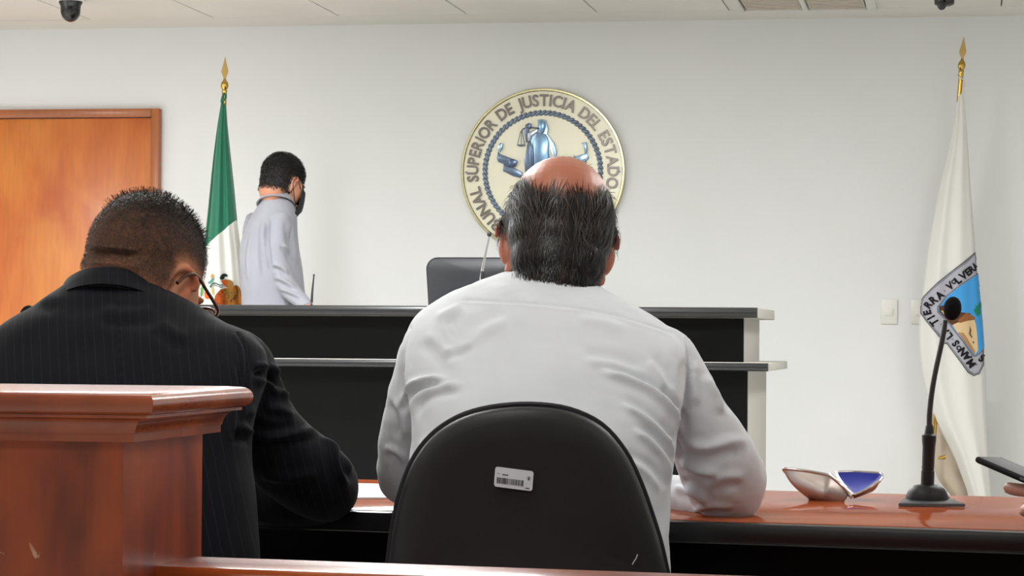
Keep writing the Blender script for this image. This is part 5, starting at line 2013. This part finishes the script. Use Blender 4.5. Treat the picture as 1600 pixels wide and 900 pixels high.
# mask: shell over nose, mouth and chin, with ear loops
R = []
for i in range(15):
    z = .0 - .118 * i / 14
    ring = []
    for j in range(25):
        a = -1.25 + 2.5 * j / 24
        q = 1 - ((i - 6.5) / 11) ** 2 * 0.5
        rx, ry = .074 * (0.86 + 0.14 * q), .060 + .040 * q
        nose = .016 * math.exp(-(a / .35) ** 2) * (1 if i < 8 else max(0, 1 - (i - 8) / 5))
        ring.append(np.array(MH3 @ Vector((rx * math.sin(a), .030 + (ry + nose) * math.cos(a) * (1 - .12 * max(0, (i - 9) / 5)), z * 1.0 - .006))))
    R.append(ring)
V, Fc = rings_mesh(R, False, False)
mk = obj('face_mask', V, Fc, mat('black_mask_fabric', (24, 24, 28), 0.8), pt_, 180)
for s in (-1, 1):
    V, Fc = tube([MH3 @ Vector(p) for p in ((s * .070, .050, -.012), (s * .080, .02, .012), (s * .086, -.002, .018), (s * .086, -.014, -.01), (s * .078, .015, -.05), (s * .066, .048, -.085))], .0018, 8, 5)
    obj('ear_loop', V, Fc, MATS['black_mask_fabric'], mk, 60)
# hands, trousers, shoes
hl = []
for (px, py, d), tgt, sd in (((484, 486, 10.72), (500, 520, 10.62), 1), ((444, 484, 11.0), (470, 510, 10.92), -1)):
    a, t_ = pix(px, py, d), pix(*tgt)
    hl += hand_pieces(frame_at(a, t_ - a, UP + RGT * 0.3), -sd, 0.35)
put('hands', remesh(*join(*hl), 0.0045, 3, 0.5), M_SK3, pt_, 180)
hc = pix(429, 600, SDp)
pr = [ellipsoid(hc + UP * .03, (.16, .12, .12), Matrix((RGT, FWD, UP)).transposed(), 28, 16)]
ank = []
for s in (-1, 1):
    h0 = hc + RGT * (s * .085)
    an = Vector((h0.x, h0.y, DAIS + .09)) + RGT * (s * .02)
    pr.append(tube([h0, h0 * .5 + an * .5 + FWD * .02, an], [.088, .066, .05], 20, 5))
    ank.append(an)
put('trousers', remesh(*join(*pr), 0.009, 4), M_TROU, pt_, 180)
face = (MH3.to_3x3() @ Vector((0, 1, 0))); face.z = 0; face.normalize()
for an in ank:
    V, Fc = shoe_pieces(an, face)
    V = [np.array(q) + np.array((0, 0, DAIS)) for q in V]
    obj('shoe', V, Fc, M_SHOE, pt_, 60)

# ================================================================== HAND WITH PHONE AT THE RIGHT EDGE
M_SK4 = skin_mat('skin_hand', (188, 136, 116), (176, 106, 92), (60, 40, 34))
ph0 = pix(1600, 740, 3.42)
A = pix(1536, 717, 3.47)
B = pix(1650, 766, 3.40)
ax = (B - A).normalized()
wv = (FWD * 0.97 + UP * 0.16 + RGT * 0.05)
wv = (wv - ax * wv.dot(ax)).normalized()
nv_ = ax.cross(wv)
Rp = Matrix((ax, wv, nv_)).transposed()
pc = A + ax * 0.078 + wv * 0.012
phn = empty('smartphone', pc, 'black smartphone held up at the right edge of the picture', 'phone')
box('phone_body', pc, (0.156, 0.072, 0.0085), mat('phone_black', (22, 20, 22), 0.6, spec=0.25), phn, 0.0038, Rp, 4)
box('phone_screen', pc - nv_ * 0.0043, (0.148, 0.066, 0.0006), mat('phone_screen_glass', (10, 10, 12), 0.06), phn, 0, Rp)
box('phone_button', pc - wv * 0.036 + ax * 0.0, (0.012, 0.0012, 0.003), mat('phone_button_grey', (90, 88, 90), 0.3), phn, 0.0005, Rp)
pe = empty('person', pix(2200, 800, 3.0), 'person at the right edge whose fingers hold the black phone', 'person')
pe.location.z = 0
hp_ = []
fing = [[(1690, 790, 3.42, 11), (1650, 775, 3.41, 10.5), (1612, 768, 3.42, 10.5), (1588, 765, 3.44, 10.5), (1574, 762, 3.455, 9.5)],
        [(1700, 812, 3.41, 11.5), (1660, 800, 3.40, 11), (1622, 795, 3.41, 10.8), (1606, 797, 3.43, 10.5), (1600, 799, 3.445, 9)],
        [(1710, 832, 3.41, 11), (1672, 824, 3.40, 10.5), (1640, 820, 3.41, 10), (1622, 820, 3.43, 9.5)],
        [(1720, 850, 3.41, 10), (1690, 846, 3.40, 9.5), (1664, 843, 3.41, 9), (1650, 842, 3.43, 8)],
        [(1740, 800, 3.44, 15), (1705, 765, 3.44, 13), (1672, 742, 3.44, 11), (1640, 728, 3.45, 9)]]
for f in fing:
    hp_.append(limb(f, 16, 5))
hp_.append(ellipsoid(pix(1735, 815, 3.42), (.042, .020, .036), Matrix((RGT, FWD, UP)).transposed(), 24, 14))
hp_.append(limb([(1740, 812, 3.42, 30), (1790, 800, 3.38, 28), (1860, 790, 3.32, 32), (1960, 785, 3.2, 40)], 24, 4))
put('body', remesh(*join(*hp_), 0.0026, 3, 0.5), M_SK4, pe, 180)
# the rest of that person, seated at the right end of the table, outside the frame
M_DKS = cloth_mat('charcoal_shirt', (52, 54, 62), 0.85, (48, 50, 58), 600)
rows = [(468, 2130, 2270, 3.06, .055), (490, 2080, 2320, 3.05, .075), (520, 2020, 2380, 3.03, .092), (560, 1975, 2425, 3.01, .105), (620, 1955, 2445, 2.99, .116), (720, 1960, 2440, 2.97, .124), (860, 1958, 2442, 2.96, .130), (1010, 1952, 2448, 2.96, .134), (1150, 1965, 2435, 2.96, .130), (1215, 2000, 2400, 2.96, .11)]
pc4 = [torso(rows, 48, 4),
       limb([(2030, 565, 3.02, 62), (1995, 600, 3.02, 66), (1975, 680, 3.03, 62), (1968, 750, 3.06, 58), (1950, 780, 3.12, 52), (1895, 786, 3.26, 45), (1830, 793, 3.34, 40)], 24, 5),
       limb([(2370, 565, 3.02, 62), (2405, 600, 3.02, 66), (2430, 690, 3.04, 62), (2430, 770, 3.1, 56), (2390, 790, 3.25, 46), (2330, 790, 3.38, 40)], 24, 5)]
me = remesh(*join(*pc4), 0.007, 5, 0.5)
crumple(me, 0.002, 61, 20)
put('shirt', me, M_DKS, pe, 180)
MH4 = head_matrix(2200, 355, 3.08, -18, 16, 0)
me = remesh(*join(*(head_pieces(MH4, 30, 1.0) + [tube([MH4 @ Vector((0, -.016, -.015)), MH4 @ Vector((0, -.03, -.065)), pix(2200, 500, 3.06)], [.058, .058, .062], 20, 4)])), 0.0035, 4, 0.5)
finish_head(me, MH4, lambda L: hair3(L) * 0.97)
put('head', me, M_SK4, pe, 180)
tag(put('hair', grow(me, MH4, 7000, hair3, lambda L: 0.008 + 0.016 * smoothstep(.02, .11, L[:, 2]), back_dir, .007, .0016, 71, 3, 0.6), M_HR3, pe), kind='stuff')
a4 = pix(2320, 790, 3.40); t4 = pix(2270, 792, 3.5)
put('hand', remesh(*join(*hand_pieces(frame_at(a4, t4 - a4, UP), -1, 0.3)), 0.0035, 3, 0.5), M_SK4, pe, 180)
hp = pix(2200, 1160, 3.0)
pr, ank = seated_legs(hp - RGT * .09, hp + RGT * .09, .42)
put('trousers', remesh(*join(*(pr + [ellipsoid(hp + UP * .02, (.17, .14, .10), Matrix((RGT, FWD, UP)).transposed(), 28, 16)])), 0.009, 4), M_TROU, pe, 180)
for an in ank:
    V, Fc = shoe_pieces(an, FWD)
    obj('shoe', V, Fc, M_SHOE, pe, 60)
pe['label'] = 'person at the right edge whose fingers hold the black phone'
sh = pix(2200, 850, 2.78) - pix(826, 850, 3.32)
sh.z = 0
oc3 = copy_tree(och, None, sh, None)
oc3['label'] = 'black office chair of the person holding the phone'
